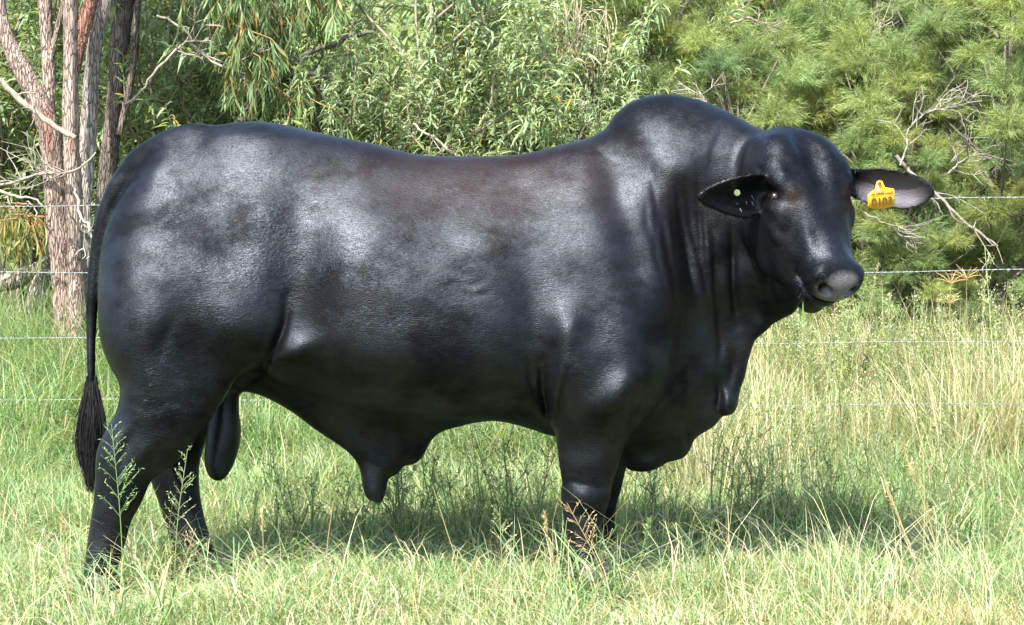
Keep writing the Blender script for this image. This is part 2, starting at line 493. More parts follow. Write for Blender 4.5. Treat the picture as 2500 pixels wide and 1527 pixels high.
def bark_trunk(mb, keys, Y, rng, col, sides=18, n=60, scar=None):
    p, r = px_path(keys, Y, n)
    T = norm(np.gradient(p, axis=0)); U = norm(np.cross(T, np.array((0, 1.0, .13)))); Vv = np.cross(T, U)
    ang = np.arange(sides) / sides * 2 * pi
    ph = rng.uniform(0, 6, 5)
    prof = 1 + .07 * np.sin(2 * ang + ph[0])[None] + .05 * np.sin(3 * ang + ph[1])[None] + .05 * rng.normal(size=(n, sides)) + .045 * np.sin(np.linspace(0, 17, n) + ph[2])[:, None]
    ridge = rng.normal(size=sides) * .035
    rr = r[:, None] * (prof + ridge[None])
    V = p[:, None] + (U[:, None] * np.cos(ang)[None, :, None] + Vv[:, None] * np.sin(ang)[None, :, None]) * rr[..., None]
    i, j = np.meshgrid(np.arange(n - 1), np.arange(sides), indexing='ij'); j2 = (j + 1) % sides
    f = np.stack([i * sides + j, i * sides + j2, (i + 1) * sides + j2, (i + 1) * sides + j], -1).reshape(-1, 4)
    c = np.array(col) * np.exp(.10 * rng.normal(size=(n, sides, 1))) * (1 + .12 * np.sin(np.linspace(0, 9, n) + ph[3]))[:, None, None]
    if scar is not None:                                   # weeping red gum: (px, py, sx, sy)
        for (sx_, sy_, wx, wy) in scar:
            q = P3(sx_, sy_, 4.0)
            g = np.exp(-.5 * (((V[..., 0] - q[0]) / (wx * .0023)) ** 2 + ((V[..., 2] - q[2]) / (wy * .0023)) ** 2))[..., None]
            g = g * .7; c = c * (1 - g) + g * np.array((.36, .10, .06))
    mb.add(V.reshape(-1, 3), f, np.full(len(f), 4), c.reshape(-1, 3))

def high_crown(mbl, mbs, top, rng, R=.9, n=900, lift=1.2):
    """Leafy crown well above the frame."""
    c = np.array(top) + (0, 0, lift)
    for k in range(7):
        a = rng.uniform(0, 2 * pi); e = c + np.array((cos(a) * R * .6, sin(a) * R * .6, rng.uniform(-.2, .7)))
        add_tube(mbs, polyline([top, (np.array(top) + e) / 2 + rng.normal(size=3) * .1, e], 6), np.linspace(.03, .008, 6), 5, (.16, .12, .09))
    d = norm(rng.normal(size=(n, 3))) * (R * rng.random((n, 1)) ** .4)
    P = c + d * (1, 1, .7)
    D = np.stack([rng.normal(size=n) * .35, rng.normal(size=n) * .35, -np.ones(n)], 1)
    add_leaves(mbl, P, D, rng.normal(size=(n, 3)), rng.uniform(.09, .14, n), rng.uniform(.016, .024, n), .1, jitter(rng, (.085, .13, .05), n), 2)

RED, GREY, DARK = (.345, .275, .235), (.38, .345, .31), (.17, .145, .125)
def trunk_thing(label, specs, crowns, seed, wood):
    rng = np.random.default_rng(seed)
    x0, y0, Y0 = specs[0][1][-1][0], specs[0][1][-1][1], specs[0][2]
    r = bpy.data.objects.new('tree', None); COL.objects.link(r)
    base = P3(x0, y0, Y0); base[2] = float(ground_h(base[0], base[1])); r.location = base
    tag(r, label, 'tree', 'bare trunks at the left behind the fence')
    lm, cm = MB(), MB()
    for nm, keys, Y, col, scar in specs:
        m = MB(); bark_trunk(m, keys, Y, rng, col, scar=scar)
        o = link(nm, m.mesh(nm, BARK), r); o.matrix_parent_inverse = Matrix.Translation(-Vector(base))
    for t in crowns:
        high_crown(lm, cm, P3(*t), rng)
    o = link('crown_branches', cm.mesh('crown_branches', TWIG), r); o.matrix_parent_inverse = Matrix.Translation(-Vector(base))
    o = link('crown', lm.mesh('crown', GLOSSLEAF), r, kind='stuff'); o.matrix_parent_inverse = Matrix.Translation(-Vector(base))
trunk_thing('leftmost red brown trunk, forked in two with a red gum wound', [
    ('trunk', [(-40, -160, 30), (-12, -40, 34), (6, 60, 36), (32, 130, 40), (66, 195, 46), (98, 255, 52), (122, 330, 56), (132, 430, 54), (142, 540, 56), (153, 660, 58), (160, 760, 64), (163, 860, 74)], 4.05, RED, [(114, 292, 6, 14), (121, 340, 5, 20)]),
    ('limb', [(96, -180, 30), (106, -40, 33), (112, 60, 36), (118, 140, 36), (120, 215, 38), (116, 290, 40)], 4.11, RED, None),
    ('limb', [(176, -60, 14), (152, 20, 15), (138, 80, 16), (122, 150, 18)], 4.09, (.30, .25, .21), None)],
    [(-40, -160, 4.05), (96, -180, 4.11)], 301, RED)
trunk_thing('second red brown trunk from the left, with a dark knot where its limb branches off', [
    ('trunk', [(166, -180, 36), (170, -40, 40), (173, 80, 44), (172, 180, 44), (172, 300, 44), (178, 430, 46), (184, 560, 50), (188, 680, 54), (190, 780, 62), (190, 870, 74)], 3.97, RED, [(182, 348, 5, 9)]),
    ('limb', [(262, -180, 30), (240, -60, 33), (222, 5, 36), (206, 60, 36), (192, 110, 36), (178, 175, 34)], 3.99, (.27, .15, .11), None)],
    [(166, -180, 3.97), (262, -180, 3.99)], 302, RED)
trunk_thing('pale grey leaning trunk just left of the bull\'s tail head', [
    ('trunk', [(330, -190, 30), (284, -70, 34), (252, 30, 38), (232, 110, 38), (222, 210, 38), (216, 320, 40), (208, 440, 42), (203, 560, 44), (203, 700, 48), (204, 860, 58)], 4.2, GREY, None)],
    [(330, -190, 4.2)], 303, GREY)
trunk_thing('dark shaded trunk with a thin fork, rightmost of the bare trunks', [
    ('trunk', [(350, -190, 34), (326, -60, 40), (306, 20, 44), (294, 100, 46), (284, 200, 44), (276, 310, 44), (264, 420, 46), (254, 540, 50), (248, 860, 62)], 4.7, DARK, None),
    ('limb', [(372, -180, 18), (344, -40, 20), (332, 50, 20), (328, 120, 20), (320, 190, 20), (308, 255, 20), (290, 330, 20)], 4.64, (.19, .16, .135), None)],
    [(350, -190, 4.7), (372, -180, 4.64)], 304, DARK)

# ------------------------------------------------------------------ gum with hanging leaves
def hang(rng, mbl, mbs, P0, drop, n, L=(.075, .125), W=(.008, .013), col=(.095, .145, .05), orange=.06):
    """A pendulous twig with leaves hanging from it."""
    end = P0 + np.array((rng.normal() * .10, rng.normal() * .10, -drop))
    pl = polyline([P0, (P0 + end) / 2 + np.array((rng.normal() * .06, rng.normal() * .06, .06)), end], 7)
    add_tube(mbs, pl, np.linspace(.004, .0015, 7), 4, (.26, .16, .08))
    t = rng.random(n) ** .8; i = np.minimum((t * 6).astype(int), 5); P = pl[i] + (pl[i + 1] - pl[i]) * (t * 6 - i)[:, None]
    D = np.stack([rng.normal(size=n) * .38, rng.normal(size=n) * .38, -np.ones(n) * rng.uniform(.6, 1.2, n)], 1)
    c = jitter(rng, col, n, .25, .10); o = rng.random(n) < orange; c[o] = jitter(rng, (.30, .17, .05), o.sum(), .25, .1)
    add_leaves(mbl, P, D, rng.normal(size=(n, 3)), rng.uniform(*L, n), rng.uniform(*W, n), .12, c, 2, rng.normal(size=n) * .22)

def gum(name, label, group, limbs, sprays, seed, woodcol, Y, dropr, leafn, col, orange):
    rng = np.random.default_rng(seed)
    r = bpy.data.objects.new(name, None); COL.objects.link(r)
    base = P3(limbs[0][0][0], limbs[0][0][1], Y); r.location = base
    tag(r, label, 'tree', group)
    inv = Matrix.Translation(-Vector(base))
    for i, keys in enumerate(limbs):
        m = MB(); p, q = px_path(keys, Y + (0 if i == 0 else rng.uniform(-.1, .1)), 24, .004, rng)
        add_tube(m, p, q * (1 + .1 * rng.normal(size=len(q))), 8, woodcol, .08, rng)
        o = link('trunk' if i == 0 else 'branch', m.mesh('branch', TWIG), r); o.matrix_parent_inverse = inv
    lm, tm = MB(), MB()
    for (x0, x1, yy0, yy1, k) in sprays:
        for _ in range(k):
            P0 = P3(rng.uniform(x0, x1), rng.uniform(yy0, yy1), Y + rng.uniform(-.35, .35))
            hang(rng, lm, tm, P0, rng.uniform(*dropr), leafn, col=np.array(col) * rng.uniform(.7, 1.25), orange=orange)
    o = link('twigs', tm.mesh('twigs', TWIG), r, kind='stuff'); o.matrix_parent_inverse = inv
    o = link('leaves', lm.mesh('leaves', GLOSSLEAF), r, kind='stuff'); o.matrix_parent_inverse = inv
gum('gum_tree', 'gum tree with long hanging leaves and a crooked dark branch, above the bull\'s rump', None, [
    [(520, 470, 30), (560, 330, 26), (596, 275, 24), (634, 218, 22), (670, 196, 22), (700, 190, 24)],
    [(698, 192, 20), (706, 140, 17), (704, 90, 15), (690, 20, 12), (680, -80, 10)],
    [(700, 190, 18), (735, 140, 16), (770, 118, 15), (820, 105, 13), (860, 92, 12), (910, 88, 9)],
    [(690, 194, 16), (730, 182, 14), (785, 174, 11), (830, 178, 8)],
    [(790, 112, 9), (822, 92, 8), (845, 62, 6), (870, 30, 5)],
    [(598, 270, 22), (620, 330, 22), (622, 420, 24)]],
    [(500, 830, -130, -30, 60), (545, 690, -40, 70, 30), (560, 650, 60, 140, 14), (650, 775, 195, 240, 34), (600, 680, 110, 190, 8)], 311, (.11, .095, .085), 4.6, (.20, .40), 34, (.150, .215, .085), .04)
gum('gum_branch', 'drooping olive and orange gum leaves at the left edge, under the top wire', None, [
    [(-160, 420, 14), (-60, 455, 11), (20, 478, 8), (70, 492, 6), (110, 520, 4)],
    [(20, 478, 5), (40, 520, 4), (30, 560, 3)], [(72, 492, 4), (90, 520, 3), (84, 560, 2)]],
    [(-60, 60, 480, 540, 24), (30, 135, 495, 545, 14)], 312, (.36, .31, .25), 4.35, (.10, .28), 16, (.22, .26, .09), .22)
for o in [o for o in COL.objects if o.name == 'gum_branch']: o['category'] = 'branch'

# ------------------------------------------------------------------ dead wood
def dead_branch(label, keys, Y, seed, col=(.40, .36, .31), twigs=10, tl=(.10, .28), group='pale dead branches', name='dead_branch', droop=0.0):
    rng = np.random.default_rng(seed); m = MB()
    p, q = px_path(keys, Y, 22, .005, rng); q = np.maximum(q, .0025)
    add_tube(m, p, q, 7, col, .1, rng)
    for _ in range(twigs):
        i = rng.integers(4, len(p) - 1); t = norm(p[i] - p[i - 1]); s = norm(np.cross(t, rng.normal(size=3)))
        d = norm(t * rng.uniform(.4, 1.0) + s * rng.uniform(.3, 1.0)); L = rng.uniform(*tl); a = p[i]
        b = a + d * L * .5 + rng.normal(size=3) * .02; c = a + d * L + rng.normal(size=3) * .05 - np.array((0, 0, droop * L))
        add_tube(m, polyline([a, b, c], 7), np.linspace(min(q[i] * .5, .006), .0016, 7), 4, np.array(col) * rng.uniform(.8, 1.2), .1, rng)
        for _ in range(2):
            e = b + norm(d + rng.normal(size=3) * .7) * L * .45
            add_tube(m, polyline([b, (b + e) / 2 + rng.normal(size=3) * .01, e], 5), np.linspace(.003, .0013, 5), 4, col, .1, rng)
    base = p[0]
    me = m.mesh(name, TWIG); o = bpy.data.objects.new(name, me); COL.objects.link(o)
    me.transform(Matrix.Translation(-Vector(base))); o.location = base
    tag(o, label, 'dead branch', group)
dead_branch('straight dead branch leaning across the two red brown trunks', [(-60, 160, 17), (0, 196, 17), (60, 240, 16), (130, 290, 16), (192, 332, 15)], 3.6, 321, (.30, .25, .20), 3)
dead_branch('twisting pale twigs crossing the trunks just above the top wire', [(232, 372, 5), (180, 420, 7), (120, 432, 8), (90, 440, 9), (40, 455, 8), (-40, 470, 9)], 3.6, 322, (0.26, 0.23, 0.19), 16)
dead_branch('pale twig reaching from the trunks to the bull\'s rump', [(180, 452, 8), (200, 520, 7), (216, 545, 5), (232, 600, 4)], 3.65, 332, (.42, .38, .32), 4)
dead_branch('thin pale branch arching over the dark trunk and the green shrub', [(300, 260, 6), (330, 235, 6), (372, 185, 7), (420, 130, 7), (460, 108, 6), (520, 105, 5)], 4.3, 323, (.26, .22, .18), 6)
dead_branch('curved pale branch sagging through the shade left of the hanging gum leaves', [(385, 40, 6), (440, 80, 7), (480, 130, 8), (520, 165, 9), (560, 182, 8), (600, 186, 6)], 4.3, 324, (0.24, 0.22, 0.19), 5)
dead_branch('longest pale dead branch, slanting down right of the yellow ear tag', [(2190, 380, 11), (2235, 430, 10), (2290, 480, 9), (2350, 535, 8), (2420, 590, 5)], 4.35, 325, (0.24, 0.21, 0.18), 7)
dead_branch('silvery spray of dead twigs above the yellow ear tag', [(2195, 400, 6), (2215, 350, 5), (2230, 300, 4), (2290, 270, 5), (2340, 255, 3)], 4.3, 326, (0.26, 0.24, 0.21), 16)
dead_branch('dead twig fan right of the ear tip', [(2300, 430, 7), (2330, 400, 6), (2370, 380, 5), (2420, 375, 3)], 4.4, 327, (0.24, 0.22, 0.19), 14)
dead_branch('pale broken branch behind the dark fork at the top right', [(2105, 135, 16), (2120, 110, 14), (2140, 80, 11), (2160, 50, 7)], 5.2, 328, (0.26, 0.23, 0.20), 5)
dead_branch('short dead twigs right behind the top of the hump', [(1740, 290, 8), (1715, 252, 7), (1700, 230, 5)], 4.6, 329, (0.27, 0.24, 0.22), 6)
dead_branch('pale dead stick lying above the forehead in the feathery trees', [(1780, 60, 5), (1815, 55, 7), (1850, 62, 5)], 4.5, 330, (0.26, 0.21, 0.16), 5)
dead_branch('dead twigs low behind the muzzle', [(2110, 520, 4), (2150, 540, 5), (2190, 560, 4), (2250, 570, 3)], 4.2, 331, (0.23, 0.21, 0.18), 8)
dead_branch('pale stem slanting inside the tall wattle', [(1010, 300, 5), (1050, 330, 7), (1110, 375, 8), (1140, 430, 9)], 4.5, 333, (.42, .38, .32), 4)
# tangled tan vines
rng = np.random.default_rng(340); m = MB(); Yv = 4.9
for i in range(46):
    x = rng.uniform(1370, 1475); sp = rng.uniform(-40, 40); y0 = rng.uniform(-60, 120); y1 = rng.uniform(240, 420)
    keys = [(x + sp, y0, 3), (x + sp * .5 + rng.normal() * 16, y0 * .7 + y1 * .3, 4), (x + rng.normal() * 20, y0 * .35 + y1 * .65, 4), (x - sp * .4 + rng.normal() * 14, y1, 3)]
    p, q = px_path(keys, Yv + rng.uniform(-.2, .2), 14, .004, rng)
    add_tube(m, p, np.maximum(q * rng.uniform(.5, 1.1), .0018), 4, np.array((.40, .35, .24)) * rng.uniform(.7, 1.25), .1, rng)
for i in range(30):
    x = rng.uniform(1360, 1490); y = rng.uniform(40, 220); a = rng.uniform(20, 60)
    t = np.linspace(0, pi * rng.uniform(.8, 1.6), 9)
    keys = [(x + a * cos(u) * .7, y - a * sin(u) + 20, 2.6) for u in t]
    p, q = px_path(keys, Yv + rng.uniform(-.25, .15), 12, .003, rng)
    add_tube(m, p, np.maximum(q * .6, .0014), 4, np.array((.43, .37, .26)) * rng.uniform(.7, 1.2))
o = link('dead_vine', m.mesh('dead_vine', TWIG), None, None, 'tangle of tan dead vines hanging between the wattles and the feathery trees', 'vine')
# grey fallen log and stump
rng = np.random.default_rng(350)
for lab, keys, nm in (('grey weathered log lying in the long grass at the left edge', [(-120, 740, 50), (-40, 700, 54), (20, 690, 50), (70, 668, 44), (118, 640, 30)], 'fallen_log'),
                      ('split grey stump beside the red brown trunks', [(116, 628, 20), (104, 660, 34), (92, 700, 44), (86, 760, 52), (84, 830, 60)], 'stump')):
    m = MB(); bark_trunk(m, keys, 4.45, rng, (.40, .36, .31), 12, 26)
    o = link(nm, m.mesh(nm, BARK), None, None, lab, nm.split('_')[-1])
# dark forked trunk at the top right and shaded stems
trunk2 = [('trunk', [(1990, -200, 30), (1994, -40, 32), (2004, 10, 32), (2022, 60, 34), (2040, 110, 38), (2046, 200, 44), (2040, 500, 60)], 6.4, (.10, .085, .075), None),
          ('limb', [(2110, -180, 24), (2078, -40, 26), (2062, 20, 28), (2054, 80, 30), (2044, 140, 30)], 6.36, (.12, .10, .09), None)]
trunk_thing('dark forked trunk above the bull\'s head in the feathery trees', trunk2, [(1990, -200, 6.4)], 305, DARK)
# ================================================================== barbed wire fence
wm = Nodes('galvanised_wire')
co = wm.coords()
wm.l(wm.ramp(wm.noise(70, 3, .6, co), [(.35, (.12, .13, .13)), (.65, (.29, .31, .31))]), wm.b.inputs['Base Color'])
wm.b.inputs['Metallic'].default_value = .35; wm.b.inputs['Roughness'].default_value = .45
pm = Nodes('weathered_post')
co = pm.coords((1, 1, .1))
pm.l(pm.ramp(pm.noise(30, 5, .65, co), [(.3, (.16, .14, .12)), (.7, (.36, .33, .29))]), pm.b.inputs['Base Color'])
pm.l(pm.bump(pm.noise(60, 4, .6, co), .7, .01), pm.b.inputs['Normal']); pm.b.inputs['Roughness'].default_value = .95
fence = bpy.data.objects.new('barbed_wire_fence', None); COL.objects.link(fence)
tag(fence, 'four strand barbed wire fence running behind the bull', 'fence')
rng = np.random.default_rng(400)
fence.location = (0, 2.35, float(ground_h(0, 2.35)))
finv = Matrix.Translation(-fence.location)
for yl, yr, th in ((493, 478, .84), (655, 655, .84), (815, 830, .7), (965, 982, .6)):
    a, b = P3(0, yl, 2.65), P3(2500, yr, 2.03)
    d = b - a; a2, b2 = a - d * .55, b + d * .55
    L = np.linalg.norm(b2 - a2); u = (b2 - a2) / L
    s1 = norm(np.cross(u, (0, 0, 1.0))); s2 = np.cross(u, s1)
    t = np.arange(0, L, .010)
    c = a2 + u * t[:, None]
    c[:, 2] += -.018 * np.sin(np.clip(t / L, 0, 1) * pi) + .006 * np.sin(t * 1.9) + .003 * np.sin(t * 5.3 + yl)
    mb = MB()
    for ph in (0, pi):
        w = t / .055 * 2 * pi + ph
        add_tube(mb, c + (s1 * np.cos(w)[:, None] + s2 * np.sin(w)[:, None]) * .0017 * th, .0015 * th, 4, (.6, .6, .6))
    wire = link('wire', mb.mesh('wire', wm.m), fence); wire.matrix_parent_inverse = finv
    bm_ = MB()
    for q in np.arange(.04, L - .05, .105):
        q += rng.normal() * .006; p = a2 + u * q; k = int(q / .010); p[2] = c[min(k, len(c) - 1), 2]
        w = np.linspace(0, 4 * pi, 13)
        add_tube(bm_, p + u * np.linspace(-.005, .005, 13)[:, None] + (s1 * np.cos(w)[:, None] + s2 * np.sin(w)[:, None]) *   .0042 * th, .0013 * th, 4, (.6, .6, .6))
        for _ in range(4):
            e = norm(s1 * rng.normal() + s2 * rng.normal() + u * rng.normal() * .35)
            add_tube(bm_, np.stack([p - e * .002, p + e * .008, p + e * .017]), np.array((.0016, .0014, .0005)) * th, 4, (.6, .6, .6))
    bo = link('barbs', bm_.mesh('barbs', wm.m), wire, kind='stuff')
for x in (-4.3, 4.3):
    y = 2.35 - .136 * x + .03; z = float(ground_h(x, y))
    mb = MB(); add_tube(mb, np.stack([(x, y, z - .05), (x + .005, y, z + .5), (x, y + .004, z + 1.0), (x, y, z + 1.32)]), (.055, .052, .052, .05), 12, (.3, .3, .3), .03, rng)
    po = link('post', mb.mesh('post', pm.m), fence); po.matrix_parent_inverse = finv
# ================================================================== the bull
# The body is one implicit surface (smooth unions of tapered volumes) turned into one continuous mesh.
VX = 0.0062
GX0, GX1, GY0, GY1, GZ0, GZ1 = -1.54, 1.47, -0.72, 0.47, -0.03, 1.70
gx = np.arange(GX0, GX1, VX, dtype=np.float32)
gy = np.arange(GY0, GY1, VX, dtype=np.float32)
gz = np.arange(GZ0, GZ1, VX, dtype=np.float32)
FLD = np.full((len(gx), len(gy), len(gz)), 0.3, np.float32)

def box(lo, hi, pad=0.0):
    i0 = [max(0, int((l - pad - g) / VX)) for l, g in zip(lo, (GX0, GY0, GZ0))]
    i1 = [min(n, int((h + pad - g) / VX) + 2) for h, g, n in zip(hi, (GX0, GY0, GZ0), FLD.shape)]
    return tuple(slice(a, b) for a, b in zip(i0, i1))

def axes(sl):
    return gx[sl[0]][:, None, None], gy[sl[1]][None, :, None], gz[sl[2]][None, None, :]

def smin(a, b, k):
    h = np.maximum(k - np.abs(a - b), 0) / k
    return np.minimum(a, b) - h * h * (k * 0.25)

def smax(a, b, k):
    return -smin(-a, -b, k)

def spline_closed(pts, n=5):
    p = np.array(pts, float); out = []
    m = len(p)
    for i in range(m):
        a, b, c, d = p[i - 1], p[i], p[(i + 1) % m], p[(i + 2) % m]
        for t in np.arange(n) / n:
            out.append(0.5 * ((2 * b) + (c - a) * t + (2 * a - 5 * b + 4 * c - d) * t * t + (3 * b - a - 3 * c + d) * t ** 3))
    return np.array(out)

def poly_sdf(poly, X, Z):
    """Signed distance (positive inside) to a polygon for grids X, Z."""
    d2 = np.full(np.broadcast(X, Z).shape, 1e9, np.float32); ins = np.zeros(d2.shape, bool)
    n = len(poly)
    for i in range(n):
        (x0, z0), (x1, z1) = poly[i], poly[(i + 1) % n]
        ex, ez = x1 - x0, z1 - z0
        L = ex * ex + ez * ez + 1e-12
        t = np.clip(((X - x0) * ex + (Z - z0) * ez) / L, 0, 1)
        d2 = np.minimum(d2, (X - x0 - t * ex) ** 2 + (Z - z0 - t * ez) ** 2)
        if z0 != z1:
            c = ((z0 > Z) != (z1 > Z)) & (X < (x1 - x0) * (Z - z0) / (z1 - z0) + x0)
            ins ^= c
    d = np.sqrt(d2)
    return np.where(ins, d, -d).astype(np.float32)

def smooth_keys(keys, q):
    """Smoothed interpolation of (position, value) keys."""
    a = np.array([k[0] for k in keys]); b = np.array([k[1] for k in keys])
    g = np.linspace(a[0] - .3, a[-1] + .3, 800); v = np.interp(g, a, b)
    w = max(3, int(.5 * float(np.median(np.diff(a))) / (g[1] - g[0])))
    for _ in range(3):
        c = np.concatenate([np.full(w, v[0]), v, np.full(w, v[-1])])
        v = np.convolve(c, np.ones(2 * w + 1) / (2 * w + 1), 'valid')
    return np.interp(q, g, v).astype(np.float32)

def slab(pts, Y0, w, D, p=2.0, k=0.04, yc=None, V=False, wmap=None, wz=None):
    """A volume with a side outline traced from the photograph (at depth Y0), half width w, rounding depth D.
    w, D: number or [(px, value)] along x, or ('y', [(py, value)]) along z; yc: centre offset the same way."""
    pts = np.array(pts, float)
    if V: pts = pts * 1.01461
    pp = spline_closed(pts)
    px, pz = at(pp[:, 0], pp[:, 1], Y0)
    poly = np.stack([px, pz], 1)
    def val(q, X, Z):
        if isinstance(q, (int, float)): return np.float32(q) + 0 * (X + Z)
        if q[0] == 'y':
            zz = [(float(at(1250, a, Y0)[1]), b) for a, b in q[1]][::-1]
            return smooth_keys(zz, Z + 0 * X)
        return smooth_keys([(float(at(a, 700, Y0)[0]), b) for a, b in q], X + 0 * Z)
    wmx = 0.5
    sl = box((poly[:, 0].min(), Y0 - wmx if False else GY0, poly[:, 1].min()), (poly[:, 0].max(), GY1, poly[:, 1].max()), 0.02 + k)
    x, y, z = axes(sl)
    X, Z = x[:, 0, :], z[:, 0, :]
    d = poly_sdf(poly, X, Z)
    W, DD = val(w, X, Z), val(D, X, Z)
    if wmap is not None:
        num = 0; den = 1e-6
        for (a, b, vv) in wmap:
            cx, cz = at(a, b, Y0)
            g = 1.0 / (((X - cx) ** 2 + (Z - cz) ** 2) + 0.004) ** 1.5
            num = num + g * vv; den = den + g
        W = (num / den).astype(np.float32)
    if wz is not None: W = W * val(wz, X, Z)
    Yc = Y0 + (val(yc, X, Z) if yc is not None else 0 * W)
    base = np.maximum(1 - np.minimum(d / DD, 1), 1e-4)[:, None, :]
    t = np.abs(y - Yc[:, None, :]) / W[:, None, :]
    t = np.maximum(t, 1e-4)
    S = base ** p + t ** p
    G = S ** (1 / p) - 1
    gr = S ** (1 / p - 1) * np.sqrt((base ** (p - 1) / DD[:, None, :]) ** 2 + (t ** (p - 1) / W[:, None, :]) ** 2)
    f = G / np.maximum(gr, 1e-3)
    FLD[sl] = smin(FLD[sl], np.minimum(f, 0.3), k)

def rcone(pts, k=0.03):
    """Chain of round cones through (point, radius), joined before it is blended in."""
    A = np.array([p for p, _ in pts]); R = np.array([r for _, r in pts])
    sl = box(A.min(0), A.max(0), R.max() + k + 0.02)
    x, y, z = axes(sl)
    best = None
    for i in range(len(pts) - 1):
        a, b = A[i], A[i + 1]; e = b - a; L = e @ e + 1e-9
        t = np.clip(((x - a[0]) * e[0] + (y - a[1]) * e[1] + (z - a[2]) * e[2]) / L, 0, 1)
        f = np.sqrt((x - a[0] - t * e[0]) ** 2 + (y - a[1] - t * e[1]) ** 2 + (z - a[2] - t * e[2]) ** 2) - (R[i] + (R[i + 1] - R[i]) * t)
        best = f if best is None else np.minimum(best, f)
    FLD[sl] = smin(FLD[sl], best.astype(np.float32), k)

def blob(c, r, R=None, k=0.04, cut=False):
    """Ellipsoid, axes in the rows of R; cut=True carves it out."""
    c = np.array(c, float); m = max(r)
    sl = box(c, c, m + k + 0.02)
    x, y, z = axes(sl)
    if R is None: R = np.eye(3)
    q = [((x - c[0]) * R[i][0] + (y - c[1]) * R[i][1] + (z - c[2]) * R[i][2]) for i in range(3)]
    k0 = np.sqrt(sum((a / s) ** 2 for a, s in zip(q, r))) + 1e-6
    k1 = np.sqrt(sum((a / (s * s)) ** 2 for a, s in zip(q, r))) + 1e-6
    f = (k0 * (k0 - 1) / k1).astype(np.float32)
    FLD[sl] = smax(FLD[sl], -f, k) if cut else smin(FLD[sl], f, k)

def swell(px, py, sx, sy, amp, ang=0.0, near=True, far=True, Y=-0.35):
    """Raise (amp > 0) or hollow the flank skin round a photograph pixel; sizes in pixels, ang in degrees."""
    cx, cz = at(px, py, Y); s = 7.0 + Y
    sx = sx * s / FPX; sy = sy * s / FPX
    sl = box((cx - 3 * max(sx, sy), GY0, cz - 3 * max(sx, sy)), (cx + 3 * max(sx, sy), GY1, cz + 3 * max(sx, sy)))
    x, y, z = axes(sl)
    a = radians(ang)
    u = (x - cx) * cos(a) + (z - cz) * sin(a); v = -(x - cx) * sin(a) + (z - cz) * cos(a)
    g = np.exp(-0.5 * ((u / sx) ** 2 + (v / sy) ** 2))
    side = 0
    if near: side = side + np.clip((-y - 0.04) / 0.08, 0, 1)
    if far: side = side + np.clip((y - 0.04) / 0.08, 0, 1)
    FLD[sl] -= (amp * g * side).astype(np.float32)

def groove(pts, width, depth, Y=-0.3, ymax=-0.02, soft=True):
    """A crease along a pixel path on the near side."""
    q = np.array([at(a, b, Y) for a, b in pts], float)
    w = width
    sl = box((q[:, 0].min(), GY0, q[:, 1].min()), (q[:, 0].max(), min(ymax, GY1), q[:, 1].max()), 4 * w)
    x, y, z = axes(sl)
    X, Z = x[:, 0, :], z[:, 0, :]
    d2 = np.full(np.broadcast(X, Z).shape, 1e9); n = len(q) - 1; tt = np.zeros(d2.shape)
    for i in range(n):
        e = q[i + 1] - q[i]; L = e @ e
        t = np.clip(((X - q[i][0]) * e[0] + (Z - q[i][1]) * e[1]) / L, 0, 1)
        dd = (X - q[i][0] - t * e[0]) ** 2 + (Z - q[i][1] - t * e[1]) ** 2
        tt = np.where(dd < d2, (i + t) / n, tt); d2 = np.minimum(d2, dd)
    g = np.exp(-0.5 * d2 / w ** 2) * np.sin(np.clip(tt, 0.06, 0.94) * pi) ** 0.6
    FLD[sl] += (depth * g)[:, None, :].astype(np.float32)

# ---- trunk
slab([(243,700),(246,640),(256,575),(276,515),(310,455),(352,395),(392,350),(430,333),(480,319),(520,304),(560,296),(620,293),(680,300),(760,318),
      (840,335),(900,346),(950,360),(1000,371),(1060,376),(1200,376),(1260,370),(1320,357),(1380,342),(1430,330),(1500,318),(1600,312),
      (1690,340),(1740,430),(1760,560),(1750,700),(1715,850),(1660,950),(1590,1015),(1500,1050),(1400,1060),(1330,1050),(1270,1030),
      (1210,1015),(1150,1012),(1090,1013),(1000,1012),(900,1000),(800,978),(700,950),(640,930),(560,930),(480,930),(400,930),(330,920),
      (292,890),(266,850),(250,800),(244,750)], 0.0,
     [(230, .25), (330, .285), (450, .315), (620, .345), (800, .385), (1000, .408), (1200, .408), (1400, .388), (1600, .31), (1800, .20)],
     [(230, .27), (450, .36), (700, .44), (1100, .43), (1500, .42), (1800, .25)], p=2.1, k=0.02, V=True,
     wz=('y', [(330, .62), (450, .68), (600, .79), (760, .95), (890, 1.10), (1000, 1.12)]))
# ---- hump
slab([(1425,360),(1462,322),(1474,300),(1489,275),(1515,250),(1550,235),(1590,228),(1630,230),(1680,243),(1720,262),(1760,290),(1795,315),
      (1825,345),(1800,450),(1700,560),(1560,560),(1470,450)], 0.0, ('y', [(200, .13), (300, .155), (420, .18), (560, .15)]), .17, p=2.2, k=0.032, V=True)
# ---- neck, bending towards the camera with the head
slab([(1500,340),(1640,300),(1760,300),(1836,327),(1900,345),(1945,420),(1950,600),(1935,740),(1895,778),(1873,790),(1836,823),(1826,847),
      (1814,879),(1805,925),(1765,990),(1690,1050),(1600,1060),(1500,1000),(1480,700)], 0.0, 0.2, 0.20, p=2.0, k=0.10,
     yc=[(1600, 0), (1720, -.02), (1800, -.055), (1870, -.12), (1950, -.20)],
     wmap=[(1500,400,.10),(1550,480,.20),(1600,700,.32),(1650,420,.23),(1750,420,.18),(1850,430,.17),(1920,550,.14),(1700,620,.22),(1780,640,.145),(1880,720,.10),
           (1830,780,.055),(1760,850,.075),(1700,900,.14),(1800,920,.04),(1700,1020,.07),(1600,1000,.22),(1520,900,.34)])
